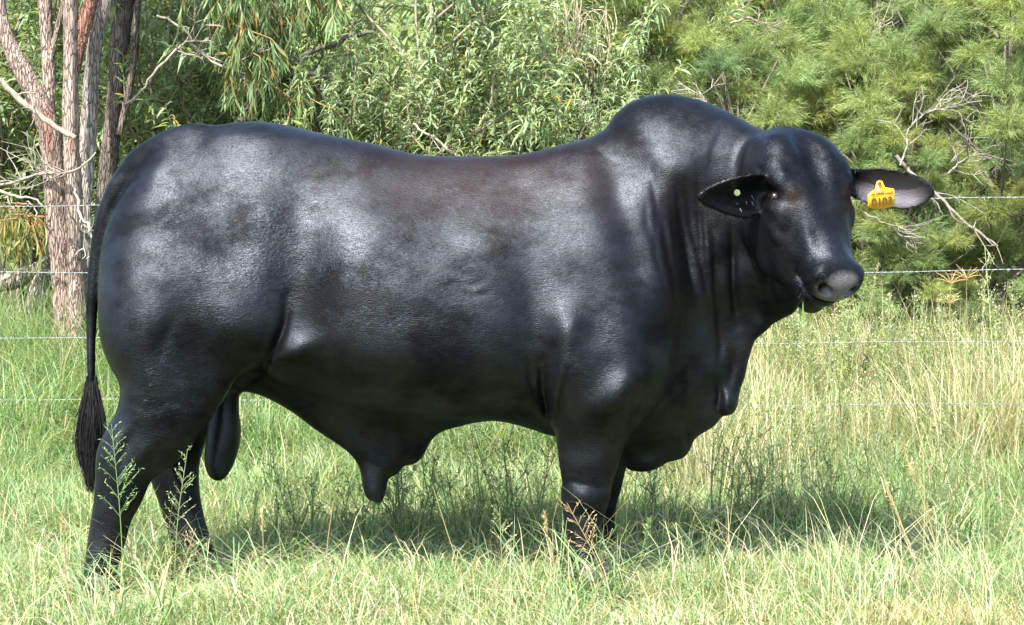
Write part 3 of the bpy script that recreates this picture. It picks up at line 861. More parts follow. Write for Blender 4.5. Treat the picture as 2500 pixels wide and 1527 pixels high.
# ---- brisket and dewlap
blob(P3(1555, 975, 0), (.22, .17, .16), k=0.08)
slab([(1500,1080),(1526,1140),(1567,1152),(1600,1146),(1628,1130),(1665,1119),(1684,1098),(1691,1066),(1707,1053),(1738,1038),(1750,1024),
      (1757,1012),(1781,1012),(1796,991),(1794,967),(1790,945),(1802,918),(1807,895),(1816,868),(1832,826),(1872,792),(1850,730),(1780,740),
      (1700,850),(1600,950),(1500,1010)], 0.0, .05, .045, p=2.0, k=0.045, yc=[(1500, -.02), (1640, .0), (1740, -.03), (1800, -.02), (1870, -.08)])
rcone([(P3(1776, 990, -.07), .024), (P3(1790, 930, -.06), .022), (P3(1812, 860, -.05), .02)], k=0.025)
# ---- belly sheet and sheath
slab([(560,925),(600,937),(640,955),(700,990),(760,1035),(820,1075),(850,1102),(866,1132),(871,1165),(880,1195),(896,1207),(918,1211),(929,1180),
      (936,1152),(955,1143),(972,1123),(1000,1116),(1020,1095),(1035,1066),(1062,1038),(1115,1013),(1150,980),(1000,930),(800,920),(650,890)],
     0.0, ('y', [(930, .16), (1020, .085), (1100, .055), (1230, .042)]), ('y', [(930, .12), (1050, .07), (1150, .040)]), p=2.0, k=0.06, V=True)
# ---- hindquarters and hind legs
TH = [(243,640),(242,760),(250,825),(270,878),(292,915),(302,960),(300,1000),(280,1050),(300,1110),(360,1130),(430,1105),(480,1045),(530,988),(585,940),
      (640,890),(682,825),(702,745),(695,640),(640,530),(560,450),(450,420),(340,440),(285,500),(255,565)]
for s in (-1, 1):
    slab(TH, .17 * s, ('y', [(400, .05), (480, .085), (600, .140), (720, .172), (840, .180), (940, .135), (1060, .085), (1140, .07)]),
         ('y', [(420, .26), (700, .25), (860, .20), (980, .12), (1100, .08)]), p=2.0, k=0.07,
         yc=('y', [(400, -.13 * s), (520, -.05 * s), (640, 0), (800, .035 * s), (1000, .05 * s), (1140, .06 * s)]), V=True)
slab([(330,930),(300,970),(286,1005),(260,1052),(240,1095),(235,1130),(233,1171),(227,1239),(217,1299),(209,1358),(199,1405),(188,1448),(262,1452),
      (277,1420),(287,1390),(298,1354),(310,1310),(322,1271),(342,1235),(373,1179),(428,1122),(470,1070),(510,1000),(480,940),(400,920)], -.235,
     ('y', [(940, .10), (1050, .088), (1120, .072), (1200, .06), (1290, .05), (1370, .057), (1440, .062)]),
     ('y', [(940, .11), (1080, .10), (1160, .085), (1220, .065), (1300, .058), (1440, .058)]), p=2.0, k=0.035)
slab([(430,960),(392,1040),(366,1110),(360,1145),(372,1185),(390,1235),(406,1285),(416,1320),(430,1360),(440,1402),(530,1404),(527,1355),(513,1310),
      (501,1271),(490,1219),(486,1171),(490,1123),(512,1060),(560,960),(490,930)], .235,
     ('y', [(940, .10), (1050, .085), (1120, .072), (1200, .058), (1290, .05), (1340, .057), (1400, .062)]),
     ('y', [(940, .09), (1080, .085), (1160, .075), (1220, .062), (1300, .058), (1440, .058)]), p=2.0, k=0.035)
# ---- scrotum
slab([(520,940),(517,996),(508,1040),(504,1067),(500,1107),(501,1139),(513,1165),(533,1175),(552,1165),(571,1133),(585,1087),(588,1047),(583,1000),
      (582,950),(560,900)], -.01, ('y', [(950, .05), (1000, .05), (1090, .078), (1160, .07)]), .06, p=2.0, k=0.025)
# ---- fore legs
slab([(1348,1035),(1357,1080),(1361,1116),(1366,1163),(1371,1200),(1375,1246),(1380,1290),(1387,1335),(1388,1372),(1380,1428),(1468,1430),(1463,1381),
      (1460,1335),(1466,1298),(1478,1251),(1486,1219),(1494,1186),(1507,1153),(1522,1116),(1548,1060),(1590,980),(1585,870),(1500,800),(1410,850),(1358,950)],
     -.235, ('y', [(820, .10), (950, .12), (1060, .095), (1150, .072), (1215, .07), (1280, .052), (1350, .05), (1420, .06)]),
     ('y', [(820, .16), (950, .15), (1080, .115), (1150, .085), (1215, .075), (1290, .058), (1430, .058)]), p=2.0, k=0.05)
slab([(1400,1000),(1425,1100),(1440,1160),(1444,1220),(1447,1290),(1442,1340),(1433,1400),(1515,1400),(1510,1340),(1503,1298),(1501,1265),(1508,1223),
      (1519,1186),(1529,1144),(1560,1060),(1580,950),(1450,930)], .215,
     ('y', [(940, .11), (1060, .09), (1150, .07), (1215, .068), (1280, .05), (1350, .05), (1400, .06)]),
     ('y', [(940, .12), (1080, .09), (1150, .075), (1215, .06), (1290, .052), (1430, .055)]), p=2.0, k=0.05)
# ---- shoulders
for s in (-1, 1):
    blob(P3(1500, 730, .200 * s), (.20, .110, .36), np.array(((1, 0, 0), (0, cos(.36), s * sin(.36)), (0, -s * sin(.36), cos(.36)))), k=0.14)
    blob(P3(1490, 900, .235 * s), (.18, .115, .20), k=0.09)
# ---- muscle relief
swell(738, 700, 52, 95, -.036)                      # flank hollow before the stifle
swell(930, 700, 150, 140, .020)                      # barrel
swell(1310, 860, 40, 130, -.026, ang=8)
swell(1210, 640, 130, 110, .014)              # behind the shoulder
swell(480, 560, 150, 120, .014)
swell(640, 345, 90, 45, .014)                        # hook bone
swell(560, 400, 90, 30, -.010, ang=-12)
swell(420, 460, 45, 60, -.016)                       # beside the tail head
swell(350, 430, 28, 40, .012)                        # pin bone
swell(480, 800, 40, 170, -.012, ang=-12)             # seam between the thigh muscles
swell(600, 760, 70, 120, .014)
swell(350, 800, 50, 120, .010)
swell(430, 950, 60, 60, .010, far=False)
swell(1420, 600, 70, 170, .008)                      # shoulder blade
swell(1530, 560, 26, 150, -.010, ang=14)
swell(1590, 700, 60, 110, .012)
swell(1385, 800, 30, 36, .016, far=False)            # elbow region knots
swell(1440, 830, 40, 30, -.014, ang=30, far=False)
swell(1520, 800, 60, 50, .012, far=False)
swell(1655, 850, 45, 190, -.034, ang=-8, far=False)  # before the shoulder
swell(1690, 640, 30, 160, -.014, far=False)
swell(1400, 880, 40, 60, .018, far=False)
swell(1530, 950, 100, 45, .020, ang=38, far=False)
swell(1450, 1010, 30, 90, -.010, ang=-15, far=False)
swell(1230, 470, 180, 60, -.010)
swell(820, 430, 150, 50, -.008)
swell(1430, 1215, 45, 22, .010, far=False, Y=-.25)   # knee
swell(1415, 1165, 40, 16, -.006, far=False, Y=-.25)
swell(275, 1130, 26, 46, .010, far=False, Y=-.28)    # hock
swell(345, 1125, 22, 60, -.010, ang=20, far=False, Y=-.28)
groove([(1180, 690), (1150, 700), (1110, 690), (1080, 700)], .006, .004, Y=-.4)
groove([(1200, 720), (1160, 722), (1120, 712)], .006, .004, Y=-.4)
groove([(430, 770), (400, 830), (390, 900)], .016, .004, Y=-.33)
swell(560, 905, 95, 55, -.045, ang=-30)              # the thigh turns in towards the stifle
swell(470, 860, 110, 90, -.012, far=False)
swell(700, 872, 48, 26, .036, ang=28, far=False)     # flank fold catching the light
swell(790, 920, 60, 40, -.012, far=False)
groove([(702, 720), (694, 790), (672, 850), (628, 905), (575, 950)], .010, .022, Y=-.33)
groove([(640, 915), (700, 900), (765, 905)], .010, .010, Y=-.33)
groove([(1322, 880), (1326, 950), (1340, 1010), (1350, 1065)], .011, .030, Y=-.33)
swell(1366, 945, 11, 52, .016, ang=-8, far=False)    # skin fold behind the elbow
swell(1346, 1035, 10, 34, .012, ang=-12, far=False)
groove([(1384, 900), (1376, 950), (1366, 1000), (1362, 1050)], .008, .016, Y=-.33)
groove([(1290, 880), (1300, 940), (1318, 990)], .008, .010, Y=-.33)
swell(1500, 965, 85, 26, .016, ang=40, far=False)
swell(1570, 1010, 30, 110, -.020, ang=-8, far=False)
groove([(1368, 1186), (1400, 1180), (1440, 1190), (1478, 1196)], .007, .008, Y=-.3)
groove([(1376, 1252), (1410, 1262), (1450, 1258), (1474, 1248)], .007, .006, Y=-.3)
groove([(300, 985), (360, 1000), (420, 985), (470, 960)], .014, .004, Y=-.33)
groove([(330, 1045), (300, 1100), (285, 1160)], .010, .010, Y=-.33)
groove([(385, 1090), (350, 1150), (330, 1200)], .009, .007, Y=-.33)
swell(345, 1120, 16, 30, .012, ang=-20, far=False, Y=-.3)
swell(1775, 980, 16, 22, .014, far=False, Y=-.1)
groove([(1750, 930), (1758, 970), (1752, 1010)], .007, .016, Y=-.1, ymax=.03)
groove([(1790, 860), (1788, 900), (1782, 940)], .006, .010, Y=-.1, ymax=.03)
groove([(1665, 1040), (1680, 1070), (1678, 1100)], .007, .010, Y=-.1, ymax=.03)
groove([(430, 770), (400, 830), (390, 900)], .016, .004, Y=-.33)
groove([(1600, 470), (1618, 560), (1640, 680), (1650, 760)], .007, .007, Y=-.25)
groove([(1655, 440), (1668, 560), (1690, 680), (1720, 800)], .008, .010, Y=-.25)
groove([(1672, 440), (1690, 560), (1712, 640)], .006, .007, Y=-.25)
groove([(1708, 520), (1716, 640), (1740, 760)], .007, .009, Y=-.25)
groove([(1745, 560), (1752, 700), (1770, 830), (1765, 900)], .009, .014, Y=-.25)
groove([(1790, 560), (1795, 700), (1812, 800)], .008, .014, Y=-.25)
for k, (xa, xb, xc) in enumerate(((1768, 1744, 1732), (1782, 1758, 1744), (1796, 1772, 1756), (1810, 1786, 1770), (1826, 1800, 1784), (1842, 1818, 1800))):
    groove([(xa, 318 + 4 * k), (xb, 365 + 3 * k), (xc, 425)], .0055, .0045 + .0004 * k, Y=-.25)
wr_ = np.random.default_rng(505)
for k in range(11):                                  # fine upright wrinkles of the neck skin
    x0 = 1575 + 16 * k + wr_.normal() * 4; y0 = 420 + wr_.uniform(-30, 110); y1 = y0 + wr_.uniform(110, 260)
    groove([(x0, y0), (x0 + wr_.normal() * 5 + 6, (y0 + y1) / 2), (x0 + 18 + wr_.normal() * 6, y1)], .0052, .0034, Y=-.25)
swell(1495, 470, 40, 60, -.010, ang=-20)
swell(1480, 600, 50, 110, .012, ang=12)
swell(1100, 620, 60, 90, -.007, ang=20)
swell(880, 560, 70, 60, .008)
swell(560, 640, 36, 110, -.010, ang=18)
swell(300, 620, 40, 130, .008)
swell(720, 520, 46, 60, -.010)
# ---- tail
rcone([(P3(470, 345, 0), .055), (P3(410, 362, 0), .05), (P3(350, 398, 0), .044)], k=.07)
T = [(440, 352, .05), (385, 372, .05), (330, 408, .045), (290, 455, .036), (262, 510, .030), (243, 580, .026), (230, 660, .022), (223, 750, .019), (222, 850, .016), (223, 930, .014), (226, 1000, .010)]
rcone([(P3(a, b, 0), r) for a, b, r in T], k=0.022)

# ---- head: local axes f (down the face), l (to the viewer's right), n (out of the forehead)
TH_H, PH_H = radians(23), radians(59)
hf = np.array((sin(TH_H) * cos(PH_H), -cos(TH_H) * cos(PH_H), -sin(PH_H)))
hl = np.array((cos(TH_H), sin(TH_H), 0))
hn = np.array((sin(TH_H) * sin(PH_H), -cos(TH_H) * sin(PH_H), cos(PH_H)))
HO = P3(2009, 469, -.46)
HR = np.stack([hf, hl, hn])
def H(f, l, n): return HO + hf * f + hl * l + hn * n
def hblob(f, l, n, r, k=.04, cut=False, rot=0.0, ax=2):
    R = HR
    if rot:
        a = radians(rot)
        i, j = [(1, 2), (0, 2), (0, 1)][ax]
        R = HR.copy(); R[i], R[j] = HR[i] * cos(a) + HR[j] * sin(a), -HR[i] * sin(a) + HR[j] * cos(a)
    blob(H(f, l, n), r, R, k, cut)
hblob(-.115, .004, -.140, (.172, .176, .145), k=.05)                 # cranium
hblob(-.120, -.068, -.058, (.125, .080, .060), k=.04)             # two lobes of the forehead
hblob(-.120, .068, -.058, (.125, .080, .060), k=.04)
hblob(.00, 0, -.15, (.16, .145, .14), k=.05)
rcone([(H(-.01, 0, -.115), .112), (H(.10, 0, -.112), .096), (H(.23, 0, -.100), .078)], k=.05)
for s in (-1, 1):
    hblob(.04, .085 * s, -.21, (.14, .05, .10), k=.05)            # cheek
    rcone([(H(-.03, .07 * s, -.26), .07), (H(.10, .05 * s, -.250), .06), (H(.21, .03 * s, -.195), .045)], k=.05)   # jaw
    rcone([(H(-.115, .118 * s, -.045), .030), (H(-.062, .112 * s, -.034), .032), (H(-.018, .090 * s, -.028), .020)], k=.025)   # brow
    hblob(.012, .118 * s, -.085, (.060, .030, .035), k=.03)       # under the eye
    hblob(.10, .068 * s, -.060, (.080, .014, .020), k=.025)       # edge of the nose bridge
    hblob(.030, .128 * s, -.125, (.07, .016, .018), k=.025)       # cheek bone
    hblob(-.028, .150 * s, -.066, (.045, .022, .024), k=.02, cut=True, rot=40, ax=1)   # eye socket
    hblob(-.026, .122 * s, -.076, (.034, .026, .026), k=.010, rot=40, ax=1)            # lids
    hblob(-.026, .152 * s, -.068, (.026, .030, .0058), k=.005, cut=True, rot=42, ax=1) # opening of the lids
    hblob(.268, .056 * s, -.080, (.040, .036, .056), k=.022)      # nostril wing
hblob(.252, 0, -.090, (.066, .080, .066), k=.04)                  # muzzle
hblob(.292, 0, -.092, (.036, .072, .052), k=.016)                 # nose pad
hblob(.262, 0, -.045, (.010, .075, .022), k=.02)                  # ridge above the nose pad
hblob(.265, 0, -.168, (.050, .060, .032), k=.02)                  # lower lip
hblob(.225, 0, -.232, (.075, .058, .050), k=.03)                  # chin
hblob(-.23, 0, -.15, (.09, .11, .10), k=.06)                      # poll
for s in (-1, 1):
    hblob(.320, .046 * s, -.078, (.036, .027, .019), k=.007, cut=True, rot=24 * s, ax=0)
    hblob(.306, .066 * s, -.060, (.030, .014, .015), k=.007, cut=True, rot=24 * s, ax=0)
for q in np.linspace(-1, 1, 13):                                  # mouth line
    hblob(.300 - .05 * q * q, .068 * q, -.142 - .014 * q * q, (.06, .011, .0075), k=.006, cut=True)
hblob(-.12, 0, .012, (.15, .022, .020), k=.06, cut=True)          # groove down the forehead
# wrinkles under the eye and down the cheek
for pts_, w_, d_ in (([(1872, 500), (1880, 520), (1900, 528), (1918, 524)], .0045, .005), ([(1868, 512), (1878, 534), (1898, 542), (1916, 540)], .0045, .004), ([(1862, 470), (1880, 468), (1905, 484), (1932, 500)], .0045, .006),
                     ([(1868, 458), (1890, 458), (1918, 476)], .0045, .004), ([(1860, 400), (1868, 412), (1874, 424)], .005, .008), ([(1852, 386), (1846, 420), (1850, 460), (1858, 500)], .006, .006), ([(1840, 400), (1838, 430), (1842, 460)], .006, .006)):
    groove(pts_, w_, d_, Y=-.52, ymax=-.35)
for pts_ in ([(1790, 520), (1800, 600), (1800, 680), (1812, 760)], [(1862, 620), (1880, 680), (1900, 740)], [(1850, 700), (1862, 760), (1868, 785)]):
    groove(pts_, .007, .009, Y=-.3, ymax=-.08)
# ---- ears: cupped leaves
def ear(base, axis, wide, length, half, cup, curl, prof, thick=.0085):
    a = np.array(axis, float); a /= np.linalg.norm(a)
    b = np.array(wide, float); b -= a * (a @ b); b /= np.linalg.norm(b)
    c = np.cross(a, b)
    base = np.array(base, float); end = base + a * length
    sl = box(np.minimum(base, end), np.maximum(base, end), half + .06)
    x, y, z = axes(sl)
    q = [(x - base[0]) * e[0] + (y - base[1]) * e[1] + (z - base[2]) * e[2] for e in (a, b, c)]
    t = np.clip(q[0] / length, 0, 1)
    prof = np.interp(t, [0, .12, .3, .5, .7, .85, .95, 1.0], prof) * half
    c0 = cup * (q[1] / half) ** 2 * (1 - .3 * t) - curl * t * t
    e = np.abs(q[1]) - prof
    f = np.sqrt(np.maximum(e, 0) ** 2 + np.maximum(np.maximum(-q[0], q[0] - length), 0) ** 2 + (q[2] - c0) ** 2 * .8) - thick
    FLD[sl] = smin(FLD[sl], f.astype(np.float32), .012)
    return a, b, c, base
ER_B = P3(2070, 440, -.28); ER_T = P3(2276, 472, -.33)
EL_B = P3(1850, 462, -.40); EL_T = P3(1707, 480, -.50)
earR = ear(ER_B, ER_T - ER_B, (0.05, -.25, 1), float(np.linalg.norm(ER_T - ER_B)), .060, .045, .0, [.58, .72, .93, 1.0, .93, .72, .48, .14])
earL = ear(EL_B, EL_T - EL_B, (.25, -.35, 1), float(np.linalg.norm(EL_T - EL_B)), .070, -.045, .0, [.72, .95, 1.0, .88, .66, .42, .26, .08])

# ---- soften, then naive surface nets
def blur(F):
    for ax in range(3):
        s0 = [slice(None)] * 3; s1 = list(s0); s2 = list(s0)
        s0[ax], s1[ax], s2[ax] = slice(0, -2), slice(1, -1), slice(2, None)
        F[tuple(s1)] = .25 * F[tuple(s0)] + .5 * F[tuple(s1)] + .25 * F[tuple(s2)]
blur(FLD)
FLD[0] = FLD[-1] = .3; FLD[:, 0] = FLD[:, -1] = .3; FLD[:, :, 0] = FLD[:, :, -1] = .3

def surface_nets(F):
    ins = F < 0
    nx, ny, nz = F.shape
    cnt = np.zeros((nx - 1, ny - 1, nz - 1), np.uint8)
    for i in (0, 1):
        for j in (0, 1):
            for k in (0, 1):
                cnt += ins[i:nx - 1 + i, j:ny - 1 + j, k:nz - 1 + k]
    act = (cnt > 0) & (cnt < 8)
    ijk = np.argwhere(act)
    key = (ijk[:, 0] * (ny - 1) + ijk[:, 1]) * (nz - 1) + ijk[:, 2]
    corner = {}
    for i in (0, 1):
        for j in (0, 1):
            for k in (0, 1):
                corner[i, j, k] = F[ijk[:, 0] + i, ijk[:, 1] + j, ijk[:, 2] + k]
    acc = np.zeros((len(ijk), 3)); n = np.zeros(len(ijk))
    for a, va in corner.items():
        for ax in range(3):
            if a[ax]: continue
            b = list(a); b[ax] = 1; vb = corner[tuple(b)]
            m = (va < 0) != (vb < 0)
            t = np.where(m, va / np.where(m, va - vb, 1), 0)
            p = np.tile(np.array(a, float), (len(ijk), 1)); p[:, ax] += t
            acc[m] += p[m]; n += m
    co = (ijk + acc / n[:, None]) * VX + np.array((GX0, GY0, GZ0))
    quads = []
    for ax in range(3):
        s0 = [slice(None)] * 3; s1 = list(s0); s0[ax] = slice(0, -1); s1[ax] = slice(1, None)
        A, B = ins[tuple(s0)], ins[tuple(s1)]
        e = np.argwhere(A != B)
        flip = A[e[:, 0], e[:, 1], e[:, 2]]
        u, v = [(1, 2), (2, 0), (0, 1)][ax]
        q = []
        for du, dv in ((-1, -1), (0, -1), (0, 0), (-1, 0)):
            c = e.copy(); c[:, u] += du; c[:, v] += dv
            q.append(np.searchsorted(key, (c[:, 0] * (ny - 1) + c[:, 1]) * (nz - 1) + c[:, 2]))
        q = np.stack(q, 1)
        q[~flip] = q[~flip][:, ::-1]
        quads.append(q)
    return co, np.concatenate(quads)

bco, bq = surface_nets(FLD)
def keep_largest(co, q):
    par = np.arange(len(co))
    e = np.concatenate([q[:, [0, 1]], q[:, [1, 2]], q[:, [2, 3]], q[:, [3, 0]]])
    while True:                                     # label propagation by hooking minimum labels
        a, b = par[e[:, 0]], par[e[:, 1]]
        m = np.minimum(a, b)
        new = par.copy()
        np.minimum.at(new, e[:, 0], m); np.minimum.at(new, e[:, 1], m)
        np.minimum.at(new, a, m); np.minimum.at(new, b, m)
        new = new[new]
        if (new == par).all(): break
        par = new
    lab, c = np.unique(par, return_counts=True)
    keep = par == lab[c.argmax()]
    idx = np.cumsum(keep) - 1
    return co[keep], idx[q[keep[q].all(1)]]
bco, bq = keep_largest(bco, bq)
# one light smoothing pass
for lam in (.5, -.52, .5):
    s = np.zeros_like(bco); n = np.zeros(len(bco))
    for a, b in ((0, 1), (1, 2), (2, 3), (3, 0)):
        np.add.at(s, bq[:, a], bco[bq[:, b]]); np.add.at(n, bq[:, a], 1)
        np.add.at(s, bq[:, b], bco[bq[:, a]]); np.add.at(n, bq[:, b], 1)
    bco += lam * (s / n[:, None] - bco)
# ---- masks on the skin (nose leather, bare ear skin, browned coat)
q = (bco - HO) @ HR.T                                   # head coordinates f, l, n
def ell(c, r): return ((q[:, 0] - c[0]) / r[0]) ** 2 + ((q[:, 1] - c[1]) / r[1]) ** 2 + ((q[:, 2] - c[2]) / r[2]) ** 2
def step(x, a, b): return np.clip((x - a) / (b - a), 0, 1)
nose = 1 - step(ell((.294, 0, -.078), (.050, .076, .060)), .75, 1.25)
nostril = np.zeros(len(bco))
for s_ in (-1, 1):
    nostril = np.maximum(nostril, 1 - step(((q[:, 0] - .312) / .034) ** 2 + ((q[:, 1] - .048 * s_) / .024) ** 2 + ((q[:, 2] + .077) / .017) ** 2, .8, 1.1))
nose *= (1 - nostril)
nose *= step(q[:, 0] + .5 * q[:, 2], .215, .235) * step(q[:, 2], -.140, -.128)
a_, b_, c_, o_ = earR
e = np.stack([(bco - o_) @ a_, (bco - o_) @ b_, (bco - o_) @ c_], 1)
inside = step(e[:, 2] - .045 * (e[:, 1] / .062) ** 2, -.003, .003)
bare = step(e[:, 0], .03, .08) * (1 - step(e[:, 0], .21, .27)) * (np.abs(e[:, 1]) < .10) * (np.abs(e[:, 2]) < .09) * inside * (1 - step(np.abs(e[:, 1]), .045, .06))
eyepatch = np.exp(-.5 * (((q[:, 0] - .012) / .022) ** 2 + ((np.abs(q[:, 1]) - .098) / .020) ** 2)) * (q[:, 2] > -.12)
x8, z8 = at(1180, 450, 0)
brown = np.exp(-.5 * (((bco[:, 0] - x8) / .34) ** 2 + ((bco[:, 2] - z8) / .10) ** 2)) * (bco[:, 2] > 1.0)
bme = mesh_from('body', bco, bq, np.full(len(bq), 4))
def spot(px, py, sx, sy, Y=-.3):
    cx, cz = at(px, py, Y); k = (7 + Y) / FPX
    return np.exp(-.5 * (((bco[:, 0] - cx) / (sx * k)) ** 2 + ((bco[:, 2] - cz) / (sy * k)) ** 2))
ruffle = spot(650, 620, 110, 90) + spot(520, 880, 130, 130) * .9 + spot(430, 980, 60, 80) + spot(760, 640, 90, 60) + .6 * spot(1000, 820, 160, 60) + .35 * spot(1400, 800, 200, 200)
ruffle = np.clip(ruffle + .75 * (ell((.0, 0, -.05), (.30, .17, .16)) < 1.3), .06, 1)
color_attr(bme, 'coat', np.stack([ruffle, ruffle, ruffle], 1))
color_attr(bme, 'skin', np.stack([nose, np.maximum(bare, 0), np.clip(brown * .9 + 1.0 * eyepatch, 0, 1)], 1))

m = Nodes('black_coat')
sk = m.new('ShaderNodeSeparateColor'); m.l(m.attr('skin').outputs['Color'], sk.inputs[0])
NOSE, BARE, BROWN = sk.outputs[0], sk.outputs[1], sk.outputs[2]
co = m.coords()
cs = m.coords((.55, 1, 1.0), (0, radians(28), 0))
patch = m.noise(3.2, 4, .6, co)
clump = m.noise(48, 3, .62, m.coords((.45, 1, 1.0), (0, radians(30), 0)), .8)
curl = m.noise(130, 2, .6, cs, .9)
fine = m.noise(420, 2, .6, m.coords((.13, 1, 1), (0, radians(36), 0)))
base = m.ramp(patch, [(.35, (.0020, .0021, .0025)), (.65, (.0038, .0040, .0047))])
base = m.mix(m.math('MULTIPLY', BROWN, .85), base, (.020, .0115, .008))
base = m.mix(NOSE, base, m.ramp(m.noise(160, 3, .6, co), [(.35, (.064, .060, .066)), (.65, (.104, .096, .104))]))
base = m.mix(BARE, base, (.064, .054, .058))
m.l(base, m.b.inputs['Base Color'])
rg = m.ramp(m.noise(4.5, 7, .68, co), [(.30, (.30,) * 3), (.7, (.46,) * 3)])
rg = m.mix(NOSE, rg, (.30, .30, .30))
m.l(rg, m.b.inputs['Roughness'])
m.l(m.mix(NOSE, m.ramp(m.noise(3.6, 7, .70, m.coords((1, 1, 1.3))), [(.39, (.08,) * 3), (.62, (.38,) * 3)]), (.5, .5, .5)), m.b.inputs['Specular IOR Level'])
m.b.inputs['Specular Tint'].default_value = (.74, .85, 1.0, 1)
ruff = m.math('MULTIPLY', m.attr('coat').outputs['Fac'], m.ramp(m.noise(6.0, 4, .65, co), [(.34, (.35,) * 3), (.60, (1.25,) * 3)]))   # sleek and ruffled areas of the coat
hgt = m.math('ADD', m.math('MULTIPLY', clump, .26), m.math('MULTIPLY', curl, .15))
hgt = m.math('ADD', m.math('MULTIPLY', hgt, ruff), m.math('MULTIPLY', fine, .16))
hgt = m.mix(NOSE, hgt, m.math('MULTIPLY', m.noise(230, 2, .5, co), .22))
m.l(m.bump(hgt, .62, .014), m.b.inputs['Normal'])
bme.materials.append(m.m)
bull = bpy.data.objects.new('bull', None); COL.objects.link(bull)
tag(bull, 'big glossy black humped bull standing side on in the grass, head turned to the camera', 'bull')
body = link('body', bme, bull)

def lathe_mesh(name, prof, sides, mat, squash=(1, 1)):
    v, f, s = [], [], []
    for (r, z) in prof:
        for k in range(sides):
            a = 2 * pi * k / sides; v.append((r * cos(a) * squash[0], r * sin(a) * squash[1], z))
    n = len(prof)
    for i in range(n - 1):
        for k in range(sides):
            f += [i * sides + k, i * sides + (k + 1) % sides, (i + 1) * sides + (k + 1) % sides, (i + 1) * sides + k]; s.append(4)
    f += list(range(sides))[::-1]; s.append(sides); f += [(n - 1) * sides + k for k in range(sides)]; s.append(sides)
    return mesh_from(name, v, f, s, True, [mat])
# the coat itself: short hairs lying along the skin, longer where it is ruffled
def coat_hair(n, seed):
    r = np.random.default_rng(seed)
    A, B, C = bco[bq[:, 0]], bco[bq[:, 1]], bco[bq[:, 3]]
    nr = np.cross(B - A, C - A); ar = np.linalg.norm(nr, axis=1)
    wq = ar * (.35 + ruffle[bq[:, 0]]) * (1 - np.clip(nose + np.maximum(bare, 0), 0, 1)[bq[:, 0]]) * (bco[bq[:, 0], 1] < .15)
    k = r.choice(len(bq), n, p=wq / wq.sum()); nr = -norm(nr[k]) if False else norm(nr[k])
    u, w = r.random((n, 1)), r.random((n, 1)); P = A[k] + (B - A)[k] * u + (C - A)[k] * w
    headq = q[bq[k, 0]]; onhead = ((headq[:, 2] > -.30) & (headq[:, 0] > -.30) & (P[:, 0] > .95))[:, None]
    fl = np.array((-.75, 0, -.55)) * np.ones((n, 1)); low = (P[:, 2] < .55)[:, None]
    fl = np.where(low, np.array((-.15, 0, -1.0)), fl); fl = np.where(onhead, hf * .8 + hl * np.sign(headq[:, 1:2]) * .5, fl)
    sw = np.stack([np.sin(P[:, 2] * 9 + 3 * np.sin(P[:, 0] * 5)), np.zeros(n), np.sin(P[:, 0] * 8 + 2 * np.sin(P[:, 2] * 7))], 1)
    fl = fl + .35 * sw + .28 * r.normal(size=(n, 3))
    fl = norm(fl - nr * (fl * nr).sum(1, keepdims=True))
    rf = ruffle[bq[k, 0]][:, None]
    D = norm(fl + nr * (.03 + .14 * rf * r.random((n, 1)))); S = norm(np.cross(D, nr)); S = norm(S + nr * r.normal(size=(n, 1)) * .25)
    L = r.uniform(.007, .013, (n, 1)) * (.8 + .7 * rf); Wd = r.uniform(.0008, .0016, (n, 1))
    P = P - nr * .0012
    V = np.stack([P - S * Wd, P + S * Wd, P + D * L], 1).reshape(-1, 3)
    return mesh_from('coat_hair', V, np.arange(3 * n), np.full(n, 3), False, [m.m])
color = None
ch = coat_hair(150000, 99)
color_attr(ch, 'coat', np.full((len(ch.vertices), 3), .0)); color_attr(ch, 'skin', np.zeros((len(ch.vertices), 3)))
link('coat_hair', ch, bull, kind='stuff')
# eyes
em = Nodes('dark_eye'); em.b.inputs['Base Color'].default_value = (.008, .005, .004, 1); em.b.inputs['Roughness'].default_value = .22
eme = lathe_mesh('eye', [(.002, -.020)] + [(.020 * cos(a), .020 * sin(a)) for a in np.linspace(-1.3, 1.3, 11)] + [(.002, .020)], 18, em.m)
for s in (-1, 1):
    o = link('eye', eme, bull, Vector(H(-.026, .1255 * s, -.076)))
# hooves: two claws to a foot
hm = Nodes('dark_horn'); co = hm.coords((1, 1, 6)); hm.b.inputs['Roughness'].default_value = .45
hm.l(hm.ramp(hm.noise(25, 3, .6, co), [(.3, (.02, .017, .015)), (.7, (.06, .05, .043))]), hm.b.inputs['Base Color'])
hv = lathe_mesh('hoof', [(.052, -.005), (.052, .012), (.046, .040), (.039, .066), (.025, .078)], 16, hm.m, (1.35, .62))
for (px, py, Y, ang) in ((226, 1432, -.235, 0), (486, 1396, .235, 0), (1426, 1424, -.235, 0), (1476, 1396, .215, 0)):
    for s in (-1, 1):
        x, z = at(px, py, Y)
        o = link('hoof', hv, bull, (float(x) + .025, Y + s * .033, float(ground_h(x, Y)) + .012)); o.rotation_euler = (0, 0, radians(-4 * s))
